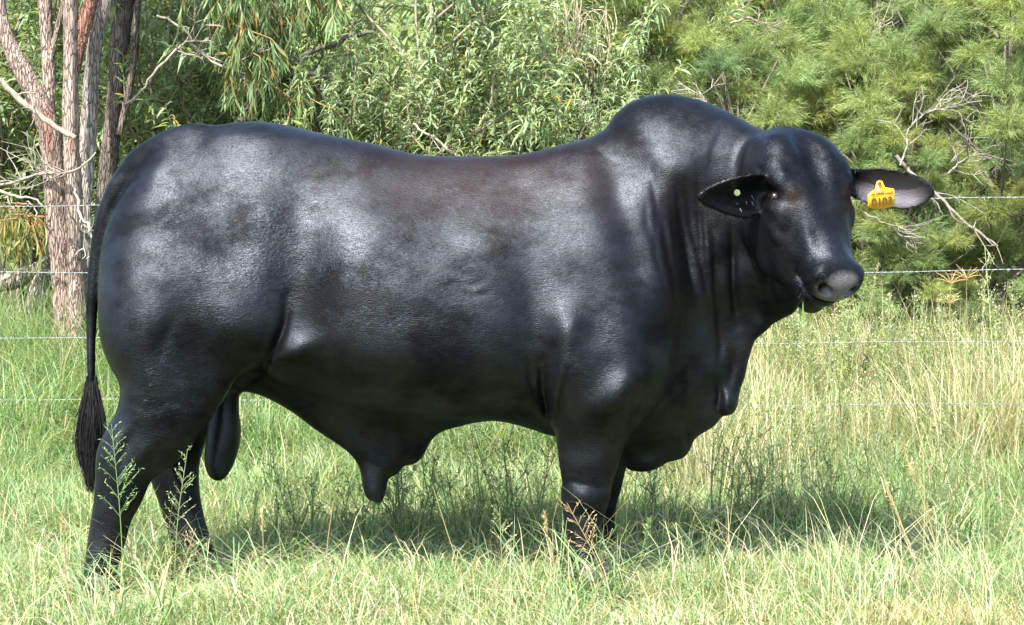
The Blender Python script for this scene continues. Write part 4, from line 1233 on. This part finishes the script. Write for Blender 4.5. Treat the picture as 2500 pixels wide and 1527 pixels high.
# tail switch
hair = Nodes('black_hair'); hair.b.inputs['Base Color'].default_value = (.010, .010, .011, 1); hair.b.inputs['Roughness'].default_value = .5; hair.b.inputs['Specular IOR Level'].default_value = .2
r5 = np.random.default_rng(52); mb = MB()
for i in range(1100):
    t0 = r5.random(); y0 = 915 + 95 * t0
    w = r5.normal() * .42; w = np.clip(w, -1, 1)
    side = r5.normal() * .018
    ln = r5.uniform(.55, 1.0)
    cx = lambda py: np.interp(py, [900, 980, 1050, 1120, 1200], [224, 224, 223, 220, 222])
    hw = lambda py: np.interp(py, [900, 960, 1030, 1080, 1130, 1170, 1200], [9, 17, 34, 36, 26, 14, 6])
    ye = y0 + (1205 - y0) * ln
    ys = np.linspace(y0, ye, 8); wob = np.cumsum(r5.normal(size=8)) * 1.6
    pts = np.array([P3(cx(v) + hw(v) * w * 1.0 + b, v, side * min(1, (v - 900) / 120)) for v, b in zip(ys, wob)])
    add_tube(mb, pts, np.linspace(.0014, .0005, 8), 3, (.01, .01, .01), cap=False)
o = link('tail_switch', mb.mesh('tail_switch', hair.m), bull, kind='stuff')
# whiskers round the muzzle and pale hairs in the near ear
mb = MB()
for i in range(30):
    s = -1 if i % 4 else 1
    f0 = r5.uniform(.20, .30); p = H(f0, s * (.074 + r5.normal() * .004), r5.uniform(-.15, -.10)); d = norm(hl * s * .8 + hf * r5.uniform(.2, .9) + hn * r5.uniform(-.6, .3))
    L = r5.uniform(.02, .05)
    add_tube(mb, np.stack([p - d * .012, p + d * L * .5, p + d * L - np.array((0, 0, .006))]), (.0006, .0005, .0003), 3, (.01, .01, .01))
o = link('whiskers', mb.mesh('whiskers', hair.m), bull, kind='stuff')
pale = Nodes('pale_hair'); pale.b.inputs['Base Color'].default_value = (.30, .28, .26, 1); pale.b.inputs['Roughness'].default_value = .5
aL, bL, cL, oL = earL
mb = MB()
for k in range(9):
    t = r5.uniform(.02, .09); s_ = r5.uniform(-.045, -.005); c0 = -.045 * (s_ / .07) ** 2
    p = oL + aL * t + bL * s_ + cL * (c0 - .006); e2 = p + bL * -r5.uniform(.015, .035) + aL * r5.uniform(-.012, .004) - cL * r5.uniform(.006, .014)
    add_tube(mb, polyline([p, (p + e2) / 2 - cL * .004, e2], 6), np.linspace(.0011, .0005, 6), 3, (.4, .4, .4))
fr = MB()
for (oE, aE, bE, cE, LE, hE, cupS, n_) in ((oL, aL, bL, cL, float(np.linalg.norm(EL_T - EL_B)), .070, -1, 170), (*[earR[3], earR[0], earR[1], earR[2]], float(np.linalg.norm(ER_T - ER_B)), .060, 1, 110)):
    for k in range(n_):
        t = r5.uniform(.04, .97); pf = float(np.interp(t, [0, .12, .3, .5, .7, .85, .95, 1.0], [.72, .95, 1.0, .88, .66, .42, .26, .08] if cupS < 0 else [.58, .72, .93, 1.0, .93, .72, .48, .14])) * hE
        sd = -1 if r5.random() < .7 else 1
        p = oE + aE * t * LE + bE * pf * sd + cE * cupS * .045 * (pf / hE) ** 2 * (1 - .3 * t)
        d = norm(bE * sd * .6 + aE * r5.uniform(-.1, .9) - cE * cupS * r5.uniform(-.5, .3) + .25 * r5.normal(size=3)); L = r5.uniform(.010, .024)
        add_tube(fr, np.stack([p - d * .004, p + d * L * .5, p + d * L - np.array((0, 0, .003))]), (.0010, .0008, .0004), 3, (.01, .01, .01))
link('ear_fringe', fr.mesh('ear_fringe', hair.m), bull, kind='stuff')
o = link('ear_hair', mb.mesh('ear_hair', pale.m), bull, kind='stuff')
# yellow tag in the far ear
ym = Nodes('yellow_plastic'); ym.b.inputs['Base Color'].default_value = (.78, .40, .012, 1); ym.b.inputs['Roughness'].default_value = .35
ym.b.inputs['Subsurface Weight'].default_value = .12; ym.b.inputs['Subsurface Radius'].default_value = (.02, .012, .003)
ink = Nodes('tag_ink'); ink.b.inputs['Base Color'].default_value = (.07, .035, .01, 1); ink.b.inputs['Roughness'].default_value = .6
TAGC = np.array(P3(2152, 484, -.40)); tx = norm(np.array((1.0, .12, .08))); tz = norm(np.array((-.07, -.16, 1.0))); ty = np.cross(tz, tx)
out = [(-.040, -.022), (-.036, -.028), (-.018, -.0335), (.006, -.0345), (.030, -.030), (.0385, -.024), (.0385, .022), (.035, .028), (.022, .030),
       (.010, .034), (.006, .046), (.003, .054), (-.004, .057), (-.012, .054), (-.015, .046), (-.0175, .030), (-.032, .020), (-.0395, .014)]
n = len(out); v = []
for th in (-.0014, .0014):
    for (a, b) in out:
        cv = .003 * (a / .04) ** 2
        v.append(tx * a * 1.10 + tz * b * (1.0 if b > .035 else 1.0) + ty * (th + cv - .003))
f = list(range(n)) + [n + k for k in range(n)][::-1]; s = [n, n]
for k in range(n):
    f += [k, n + k, n + (k + 1) % n, (k + 1) % n]; s.append(4)
tme = mesh_from('ear_tag', v, f, s, False, [ym.m])
tago = link('ear_tag', tme, bull, TAGC, label='yellow numbered ear tag hanging in the far ear')
ROT = Matrix((tx, tz, -ty)).transposed()
for body_, size, dz in (('GLENROSA', .0150, .0115), ('0103', .0345, -.0215)):
    fc = bpy.data.curves.new('lettering', 'FONT'); fc.body = body_; fc.size = size; fc.align_x = 'CENTER'; fc.extrude = .0004; fc.offset = .0009 if len(body_) < 5 else .0003
    if body_ == '0103': fc.space_character = 1.0
    fc.materials.append(ink.m)
    tmp = bpy.data.objects.new('lettering', fc)
    fme = bpy.data.meshes.new_from_object(tmp); bpy.data.objects.remove(tmp)
    fo = bpy.data.objects.new('lettering', fme); COL.objects.link(fo); fo.parent = tago
    fo.matrix_local = Matrix.Translation(Vector(tz * dz - ty * .0062 - tx * 0)) @ ROT.to_4x4()
mb = MB(); p0 = tx * -.006 + tz * .046
add_tube(mb, np.stack([p0 - ty * .009, p0 - ty * .004, p0 + ty * .010]), (.0055, .006, .006), 12, (.1, .1, .1))
o = link('rivet', mb.mesh('rivet', ink.m), tago)
# small pale button tag in the near ear
bt = Nodes('cream_plastic'); bt.b.inputs['Base Color'].default_value = (.58, .60, .36, 1); bt.b.inputs['Roughness'].default_value = .4
lenL = float(np.linalg.norm(ER_T - ER_B))
pb = oL + aL * .090 + bL * .004 - cL * .016
bme2 = lathe_mesh('ear_button', [(.003, -.005), (.0105, -.0035), (.0105, .0012), (.0075, .0026), (.004, .001), (.002, .001)], 20, bt.m)
o = link('ear_button', bme2, bull, pb, label='small cream button tag in the near ear')
o.rotation_euler = Vector(norm(-cL * .55 - aL * -.75)).to_track_quat('Z', 'Y').to_euler()
# blade of grass in the mouth
mb = MB(); p = P3(1962, 738, -.66)
add_blades(mb, p[None] - np.array((0, 0, .068)), np.array(((-.09, 0, 1.0),)), np.array((.085,)), np.array((.006,)), np.array((.2,)), np.array(((.16, .30, .07),)), r5)
link('grass_blade', mb.mesh('grass_blade', GRASS), None, None, 'single green grass blade hanging from the bull\'s mouth', 'grass blade')
# ================================================================== grass
GRG = np.random.default_rng(77)
def vnoise(x, y, s, seed):
    """Smooth value noise in 0..1."""
    t = np.random.default_rng(seed).random((64, 64))
    X = np.asarray(x) * s + 100.3; Y = np.asarray(y) * s + 100.7
    i = np.floor(X).astype(int); j = np.floor(Y).astype(int); u = X - i; v = Y - j
    u = u * u * (3 - 2 * u); v = v * v * (3 - 2 * v)
    g = lambda a, b: t[a % 64, b % 64]
    return (g(i, j) * (1 - u) + g(i + 1, j) * u) * (1 - v) + (g(i, j + 1) * (1 - u) + g(i + 1, j + 1) * u) * v

def half_w(y): return 1250.0 / FPX * (7.0 + y) * 1.0 + .35

GREEN = np.array((.205, .300, .135)); LUSH = np.array((.175, .315, .130)); YEL = np.array((.335, .360, .190)); STRAW = np.array((.54, .465, .32)); DARKG = np.array((.110, .195, .070))
def grass_patch(name, n, y0, y1, L, W, mix, bend=(.25, .9), upright=1.0, clump=0.0, xr=None, keep=None, label=None, seed=1, lenmap=None, hold=None):
    """n blades between y0 and y1 across the view; mix(x, y, rng) returns the blade colour."""
    r = np.random.default_rng(seed)
    y = y0 + (y1 - y0) * r.random(int(n * 1.0))
    lim = half_w(y)
    m_ = r.random(len(y)) < .88
    side_ = np.where(m_, (r.random(len(y)) * 2 - 1) * lim, np.sign(r.random(len(y)) - .5) * (lim + r.random(len(y)) * 1.4))
    x = side_ if xr is None else xr[0] + (xr[1] - xr[0]) * r.random(len(y))
    if clump:
        m = max(1, int(len(y) / clump)); k = r.integers(0, m, len(y))
        x = x[k] + r.normal(size=len(y)) * .028; y = y[k] + r.normal(size=len(y)) * .028
    if keep is not None:
        q = r.random(len(y)) < keep(x, y); x, y = x[q], y[q]
    n = len(x)
    P = np.stack([x, y, ground_h(x, y) - .012], 1)
    a = r.uniform(0, 2 * pi, n); lean = np.abs(r.normal(size=n)) * .42 / upright
    D = np.stack([np.cos(a) * lean, np.sin(a) * lean, np.ones(n)], 1)
    ln = r.uniform(*L, n) * (.6 + .8 * vnoise(x, y, 2.3, seed))
    if lenmap is not None: ln = ln * lenmap(x, y)
    mb = MB()
    col, tip = mix(x, y, r)
    add_blades(mb, P, D, ln, r.uniform(*W, n), r.uniform(*bend, n), col, r, tip, cheap=n > 20000)
    return link(name, mb.mesh(name, GRASS), kind='stuff')

def blend(r, n, w):
    """Pick blade colours: w is an (n, 5) weight table for GREEN, LUSH, YEL, STRAW, DARKG."""
    w = w / w.sum(1, keepdims=True); c = np.cumsum(w, 1); u = r.random(n)[:, None]
    k = (u > c).sum(1).clip(0, 4)
    base = np.stack([GREEN, LUSH, YEL, STRAW, DARKG])[k]
    v = np.exp(r.normal(size=(n, 1)) * .20); h = r.normal(size=(n, 1)) * .07
    col = np.clip(base * v * (1 + h * np.array((1, .2, -.8))), .01, .8)
    tip = col * (1 + .12 * np.array((1.3, .8, .4))); s = r.random(n) < .22
    tip[s] = .45 * tip[s] + .55 * STRAW
    return col, np.clip(tip, .01, .8)

def trod(x, y):
    """Grass is shorter where the bull has trodden, round and before its hooves."""
    f = 1.0
    for (px, Y) in ((226, -.235), (486, .235), (1426, -.235), (1476, .215)):
        hx = xat(px, Y); f = f * (1 - .55 * np.exp(-.5 * (((x - hx) / .16) ** 2 + ((y - Y + .28) / .30) ** 2)))
    return f
def mix_fore(x, y, r):
    n = len(x); dry = vnoise(x, y, 1.7, 3); dry2 = vnoise(x, y, .9, 8)
    near = np.clip((-.25 - y) / .8, 0, 1)
    st = .16 + 1.2 * np.clip(dry - .48, 0, 1) * 2 + near * (.30 + 1.2 * np.clip(dry2 - .45, 0, 1) * 2)
    return blend(r, n, np.stack([1.2 + 0 * x, 1.1 * (1 - .3 * near), .7 + 0 * x, st, .15 + 0 * x], 1))
def mix_mid(x, y, r):
    n = len(x); dry = vnoise(x, y, 1.1, 5)
    return blend(r, n, np.stack([1.1 + 0 * x, 1.0 + .5 * (x < -1), .9 + .5 * dry, .12 + .8 * np.clip(dry - .5, 0, 1) * 2, .35 + 0 * x], 1))
def mix_back(x, y, r):
    n = len(x); dry = vnoise(x, y, .8, 6); rt = np.clip((x - .5) / 1.2, 0, 1)
    return blend(r, n, np.stack([.9 + 0 * x, 1.3 - .8 * rt, .6 + .7 * rt, .08 + rt * (.25 + 1.3 * np.clip(dry - .42, 0, 1) * 2), .15 + 0 * x], 1))

# short sward in front of and under the bull
grass_patch('short_grass', 90000, -1.55, 1.0, (.05, .14), (.0022, .0042), mix_fore, (.3, 1.4), .50, seed=1, lenmap=trod)
grass_patch('wispy_grass', 52000, -1.5, 1.1, (.09, .23), (.0022, .0046), mix_fore, (.35, 1.3), .75, clump=11, seed=2, lenmap=trod)
grass_patch('tufted_grass', 6000, -1.2, 1.0, (.22, .40), (.0035, .0065), mix_fore, (.5, 1.2), .8, clump=16, seed=3, keep=lambda x, y: vnoise(x, y, 1.3, 15) > .5)
# sparse taller wisps and a browned patch at the lower right
grass_patch('grass_wisps', 3000, -1.45, .7, (.26, .50), (.0016, .0030), lambda x, y, r: blend(r, len(x), np.stack([.7 + 0 * x, .4 + 0 * x, .9 + 0 * x, 1.0 + 0 * x, 0 * x], 1)), (.3, 1.0), .9, clump=5, seed=10)
grass_patch('browned_grass', 9000, -1.35, -.45, (.05, .16), (.0016, .0032), lambda x, y, r: (lambda c: (c * (1.0, .80, .62), c * (1.05, .86, .66)))(blend(r, len(x), np.stack([0 * x, 0 * x, .2 + 0 * x, 1.0 + 0 * x, 0 * x], 1))[0]), (.2, .9), .4, seed=12, xr=(.9, 1.55), keep=lambda x, y: np.exp(-.5 * (((x - 1.25) / .15) ** 2 + ((y + .85) / .22) ** 2)))
# thatch: dry cut blades lying about
def mix_straw(x, y, r):
    n = len(x); return blend(r, n, np.stack([.10 + 0 * x, .05 + 0 * x, .5 + 0 * x, 1.6 + 0 * x, 0 * x], 1))
grass_patch('dry_thatch', 21000, -1.55, .3, (.05, .15), (.002, .004), mix_straw, (.1, .8), .12, seed=4, keep=lambda x, y: .25 + .75 * (vnoise(x, y, 1.7, 3) > .42))
# longer grass behind
grass_patch('medium_grass', 80000, .9, 3.0, (.18, .40), (.0026, .0052), mix_mid, (.25, 1.1), .8, clump=9, seed=5)
grass_patch('long_grass', 80000, 2.6, 5.4, (.28, .58), (.003, .0065), mix_back, (.2, 1.0), .9, clump=9, seed=6, lenmap=lambda x, y: 1 + .45 * np.clip((-.8 - x) / .8, 0, 1) * np.clip((y - 2.6) / 1.0, 0, 1))
def mix_dry(x, y, r):
    n = len(x); return blend(r, n, np.stack([.4 + 0 * x, .2 + 0 * x, 1.0 + 0 * x, 1.2 + 0 * x, 0 * x], 1))
grass_patch('straw_grass', 12000, 1.6, 4.6, (.45, .75), (.0022, .0042), mix_dry, (.1, .8), 1.4, clump=22, seed=9, xr=(.75, 2.9), keep=lambda x, y: .08 + .85 * (vnoise(x, y, 1.2, 31) > .40))
grass_patch('far_grass', 22000, 5.2, 11.0, (.25, .50), (.008, .014), mix_back, (.2, 1.0), 1.0, clump=10, seed=7)
# ================================================================== weeds and seed heads
def add_weed(r, sm, lm, fm, h, kind, o=(0, 0, 0)):
    """A tall herb standing at o: stems, leaves (and flower heads) go to the three collectors."""
    o = np.array(o, float)
    if kind == 'dark':
        for k in range(r.integers(1, 4)):
            lean = r.normal(size=2) * .16; top = np.array((lean[0] * h, lean[1] * h, h * r.uniform(.7, 1.05)))
            pl = o + polyline([(r.normal() * .02, r.normal() * .02, 0), top * .5 + r.normal(size=3) * .025, top], 10)
            add_tube(sm, pl, np.linspace(.0030, .0013, 10), 4, (.17, .22, .10))
            n = 34; t = r.uniform(.06, .97, n); i = np.minimum((t * 9).astype(int), 8); P = pl[i] + (pl[i + 1] - pl[i]) * (t * 9 - i)[:, None]
            D = spread(r, np.tile([0, 0, 1.0], (n, 1)), 25, 60)
            add_leaves(lm, P, D, np.array((0, 0, 1.0)) + .4 * r.normal(size=(n, 3)), r.uniform(.025, .060, n) * (1.25 - t), r.uniform(.004, .008, n), .3, jitter(r, (.20, .29, .13), n), 1)
            for j in range(r.integers(3, 7)):
                q = pl[r.integers(5, 10)]; e = q + norm(np.array((r.normal() * .6, r.normal() * .6, 1.0))) * r.uniform(.05, .15)
                add_tube(sm, np.stack([q, (q + e) / 2 + r.normal(size=3) * .006, e]), (.0015, .0012, .0010), 3, (.17, .22, .10))
                m = 9; PP = q + (e - q) * r.uniform(.3, 1.05, (m, 1))
                add_leaves(lm, PP, spread(r, np.tile(norm(e - q), (m, 1)), 20, 60), r.normal(size=(m, 3)), r.uniform(.010, .020, m), r.uniform(.004, .007, m), .1, jitter(r, (.20, .25, .13), m), 1)
        return
    for k in range(r.integers(1, 3)):
        top = np.array((r.normal() * .07, r.normal() * .07, h * r.uniform(.85, 1.05)))
        pl = o + polyline([(r.normal() * .03, r.normal() * .03, 0), top * .5 + r.normal(size=3) * .015, top], 12)
        add_tube(sm, pl, np.linspace(.0045, .0018, 12), 4, (.24, .30, .13))
        n = 70; t = r.uniform(.05, .85, n); i = np.minimum((t * 11).astype(int), 10)
        add_leaves(lm, pl[i], spread(r, np.tile([0, 0, 1.0], (n, 1)), 25, 65), np.array((0, 0, 1.0)) + .4 * r.normal(size=(n, 3)), r.uniform(.04, .085, n), r.uniform(.005, .010, n), .35, jitter(r, (.24, .32, .115), n), 1)
        for j in range(18):
            u = r.uniform(.62, 1.0); q = pl[min(int(u * 11), 11)]; L = .14 * (1.15 - u) + .03
            e = q + norm(np.array((r.normal() * .6, r.normal() * .6, .9))) * L
            add_tube(sm, np.stack([q, e]), (.0016, .0012), 3, (.26, .32, .14))
            m = r.integers(3, 6); PP = q + (e - q) * r.uniform(.35, 1.05, (m, 1)) + r.normal(size=(m, 3)) * .006
            c = jitter(r, (.34, .38, .17) if r.random() > .3 else (.50, .44, .34), m, .12, .05)
            add_leaves(fm, PP, norm(np.array((0, 0, 1.0)) + .6 * r.normal(size=(m, 3))), r.normal(size=(m, 3)), r.uniform(.009, .014, m), r.uniform(.006, .009, m), 0.0, c, 1)

def plant(name, meshes, parts, x, y, label, cat, group, sc, rot, tilt=(0, 0)):
    r = bpy.data.objects.new(name, None); COL.objects.link(r)
    r.location = (x, y, float(ground_h(x, y)) - .01); r.scale = (sc,) * 3; r.rotation_euler = (tilt[0], tilt[1], rot)
    tag(r, label, cat, group)
    for nm, me in zip(parts, meshes):
        o = link(nm, me, r)
        if nm != 'stem': o['kind'] = 'stuff'
    return r
rw = np.random.default_rng(620)
def one_weed(name, kind, px, Y, h, label, cat, group):
    sm, lm, fm = MB(), MB(), MB(); add_weed(rw, sm, lm, fm, h, kind)
    ms = [sm.mesh('stem', TWIG), lm.mesh('leaves', LEAF)] + ([fm.mesh('flower_heads', LEAF)] if fm.v else [])
    plant(name, ms, ('stem', 'leaves', 'flower_heads'), xat(px, Y), Y, label, cat, group, 1.0, rw.uniform(0, 6.28))
def weed_mass(name, kind, spans, hs):
    sm = MB()
    for (x0, x1, y0, y1, n, s0, s1) in spans:
        for i in range(n):
            Y = rw.uniform(y0, y1); x = xat(rw.uniform(x0, x1), Y)
            add_weed(rw, sm, sm, sm, hs * rw.uniform(s0, s1), kind, (x, Y, float(ground_h(x, Y)) - .01))
    link(name, sm.mesh(name, LEAF), kind='stuff')
weed_mass('weed_undergrowth', 'dark', ((640, 860, .5, 1.4, 10, .3, .65), (880, 1340, .6, 1.5, 30, .35, .85), (1530, 1700, .6, 1.4, 8, .35, .65), (1690, 2140, .6, 1.5, 26, .4, .9), (2140, 2330, .7, 1.5, 8, .35, .7)), .52)
DWG = 'wiry weeds in the bull\'s shadow'
for px, Y, h, lab in ((742, .8, .42, 'thin wiry weed between the far hind leg and the sheath'), (985, .9, .40, 'wiry weed directly right of the sheath tip'), (1080, 1.0, .52, 'tall wiry weed under the middle of the belly'),
                      (1190, .9, .48, 'wiry weed half way between the sheath and the forelegs'), (1290, .85, .56, 'tall wiry weed just left of the forelegs'), (1600, .9, .46, 'wiry weed right of the forelegs under the dewlap'),
                      (1745, 1.0, .62, 'tall wiry weed below the tip of the dewlap'), (1850, 1.1, .60, 'wiry weed right of the dewlap, below the muzzle'), (2020, 1.0, .66, 'bushiest wiry weed, below the yellow ear tag'),
                      (2060, 1.1, .64, 'wiry weed standing right beside the bushiest one'), (2180, 1.1, .68, 'tall wiry weed at the right end of the bull\'s shadow'), (2290, 1.1, .46, 'short wiry weed past the right end of the bull\'s shadow')):
    one_weed('wiry_weed', 'dark', px, Y, h, lab, 'weed', DWG)
weed_mass('flowering_weed_belt', 'fleabane', ((1900, 2540, 2.9, 4.6, 62, .60, .95), (1850, 2540, 2.4, 3.2, 14, .45, .7)), .74)
FWG = 'pale flowering weeds along the fence'
for px, Y, h, lab in ((2430, 3.2, .98, 'tallest flowering weed, reaching the second wire near the right edge'), (2160, 3.2, .78, 'fluffy flowering weed right below the muzzle'), (2250, 3.3, .74, 'flowering weed left of the star shaped seed heads'),
                      (2330, 3.1, .70, 'flowering weed in front of the star shaped seed heads'), (2480, 3.0, .76, 'flowering weed at the right edge of the picture'), (2060, 3.2, .70, 'flowering weed half hidden under the bull\'s chin'),
                      (1955, 1.7, .50, 'single pale flower head in the straw grass right of the dewlap')):
    one_weed('flowering_weed', 'fleabane', px, Y, h, lab, 'weed', FWG)

def stalk(name, label, cat, group, tip, foot, Y, kind='panicle', col=(.17, .26, .09), n=18, spread_=1.0, seed=0, w=.0022):
    """One grass stalk from its foot pixel to its tip pixel with a seed head."""
    r = np.random.default_rng(seed); a = P3(foot[0], foot[1], Y); b = P3(tip[0], tip[1], Y - .02)
    a[2] = float(ground_h(a[0], a[1])) - .01
    mid = (a + b) / 2 + np.array((r.normal() * .012, 0, .012))
    pl = polyline([a, mid, b], 20); m = MB()
    add_tube(m, pl, np.linspace(w, w * .45, 20), 4, col)
    base = Vector(a)
    o = bpy.data.objects.new(name, m.mesh('stem', GRASS)); COL.objects.link(o)
    o.data.transform(Matrix.Translation(-base)); o.location = base
    tag(o, label, cat, group)
    hm_ = MB(); up = norm(pl[-1] - pl[-6])
    if kind == 'panicle':
        for k in range(n):
            u = .52 + .46 * k / n; q = pl[min(int(u * 19), 19)] + (pl[-1] - pl[-2]) * r.random()
            s = norm(np.array((r.choice((-1, 1)) * r.uniform(.5, 1), r.normal() * .4, 0)))
            L = .075 * (1.15 - (u - .5) * 1.7) * r.uniform(.7, 1.1) * spread_
            e = q + norm(up * .8 + s * .75) * L
            add_tube(hm_, np.stack([q, (q + e) / 2 + up * .004, e]), (.0011, .0009, .0007), 3, col)
            mm = max(4, int(L / .007)); P = q + (e - q) * np.linspace(.25, 1.05, mm)[:, None]
            D = norm(norm(e - q) + .65 * r.normal(size=(mm, 3)))
            add_leaves(hm_, P, D, r.normal(size=(mm, 3)), r.uniform(.009, .015, mm), .0032, 0, jitter(r, np.array(col) * 1.35, mm, .15, .05), 1)
    elif kind == 'finger':
        for k in range(n):
            an = pi * (k + .5) / n - pi / 2 * 0; d = norm(np.array((cos(an) * 1.0, r.normal() * .5, sin(an) * .75 + .1)))
            e = pl[-1] + d * .085 * r.uniform(.8, 1.1)
            add_tube(hm_, np.stack([pl[-1], (pl[-1] + e) / 2 + np.array((0, 0, .005)), e]), (.0022, .0026, .0012), 4, col)
    elif kind == 'spike':
        mm = 60; t = r.uniform(.80, 1.0, mm); P = pl[np.minimum((t * 19).astype(int), 18)] + (pl[-1] - pl[-2]) * r.random((mm, 1))
        add_leaves(hm_, P, norm(up + .45 * r.normal(size=(mm, 3))), r.normal(size=(mm, 3)), .018, .004, .05, jitter(r, np.array(col) * 1.1, mm, .15, .05), 1)
    if not hm_.v: return
    ho = link('seed_head', hm_.mesh('seed_head', GRASS), o, kind='stuff'); ho.matrix_parent_inverse = Matrix.Translation(-base)
SG = 'seeding grass stalks in the foreground'
TAN = (.46, .36, .19); GRN = (.20, .30, .12)
stalk('seed_stalk', 'tall green seed head in front of the near hind leg', 'grass stalk', SG, (272, 1035), (304, 1430), -.72, 'panicle', GRN, 22, 1.25, 701)
stalk('seed_stalk', 'green seed head in front of the far hind leg', 'grass stalk', SG, (458, 1096), (424, 1400), -.55, 'panicle', (.25, .31, .15), 22, .8, 702)
stalk('seed_stalk', 'tan leaning seed head in front of the near foreleg', 'grass stalk', SG, (1384, 1228), (1512, 1440), -.62, 'panicle', (.42, .31, .18), 14, 1.0, 703)
stalk('seed_stalk', 'short tan seed head beside the far hind hoof', 'grass stalk', SG, (478, 1290), (420, 1420), -.50, 'panicle', (.40, .30, .18), 9, .7, 704)
for i, (t, f, Y, k, c, lab) in enumerate([
        ((1056, 1186), (1172, 1470), -.70, 'plain', TAN, 'long bare straw leaning left under the belly'),
        ((1220, 1240), (1236, 1450), -.62, 'panicle', (.34, .36, .18), 'pale upright seed head left of the near foreleg'),
        ((1330, 1255), (1400, 1440), -.5, 'spike', TAN, 'straw spike leaning towards the near foreleg'),
        ((812, 1235), (818, 1430), -.62, 'plain', TAN, 'upright straw below the sheath'),
        ((640, 1250), (636, 1440), -.66, 'spike', TAN, 'straw tuft spike right of the far hind leg'),
        ((2110, 1040), (2288, 1500), -.62, 'plain', (.50, .42, .24), 'longest pale straw leaning left at the lower right'),
        ((2248, 1000), (2252, 1380), -.10, 'plain', (.42, .42, .2), 'upright pale straw at the right among the shaded weeds'),
        ((2160, 1180), (2262, 1460), -.55, 'spike', TAN, 'shorter straw beside the longest one at the lower right'),
        ((2395, 1080), (2390, 1480), -.55, 'plain', (.44, .40, .2), 'upright straw near the right edge'),
        ((2215, 1120), (2300, 1500), -.70, 'spike', (.5, .40, .22), 'bent straw with a thin spike near the brown patch'),
        ((1585, 1270), (1560, 1450), -.55, 'spike', GRN, 'green spike just right of the forelegs'),
        ((1790, 1215), (1720, 1440), -.50, 'plain', (.36, .36, .16), 'pale stalk leaning right below the dewlap'),
        ((75, 1210), (40, 1480), -.75, 'panicle', (.30, .34, .15), 'seed head at the lower left corner, left of the tail'),
        ((150, 1260), (176, 1480), -.80, 'spike', TAN, 'straw spike left of the near hind hoof'),
        ((2145, 640), (2060, 860), 2.9, 'spike', (.40, .34, .22), 'tall tan spike rising beside the muzzle to the second wire'),
        ((2040, 720), (2010, 900), 2.8, 'spike', (.40, .36, .22), 'thin tan spike below the muzzle'),
        ((2405, 690), (2396, 880), 2.7, 'spike', (.42, .35, .24), 'tan spike right of the star shaped seed heads'),
        ((2290, 730), (2288, 880), 2.7, 'spike', (.42, .35, .24), 'tan spike left of the star shaped seed heads')]):
    stalk('seed_stalk', lab, 'grass stalk', SG if Y < 1 else 'seeding grass stalks by the fence', t, f, Y, k, c, 14, .9, 710 + i)
for i, (t, f, n, lab) in enumerate([((2322, 692), (2300, 900), 7, 'left of the two tan star shaped seed heads under the second wire'), ((2360, 680), (2358, 900), 8, 'right of the two tan star shaped seed heads under the second wire'), ((2318, 742), (2300, 900), 5, 'lower tan star shaped seed head in the pale weeds')]):
    stalk('star_grass', lab, 'grass stalk', 'star shaped seed heads', t, f, 2.75, 'finger', (.47, .34, .15), n, 1, 740 + i)
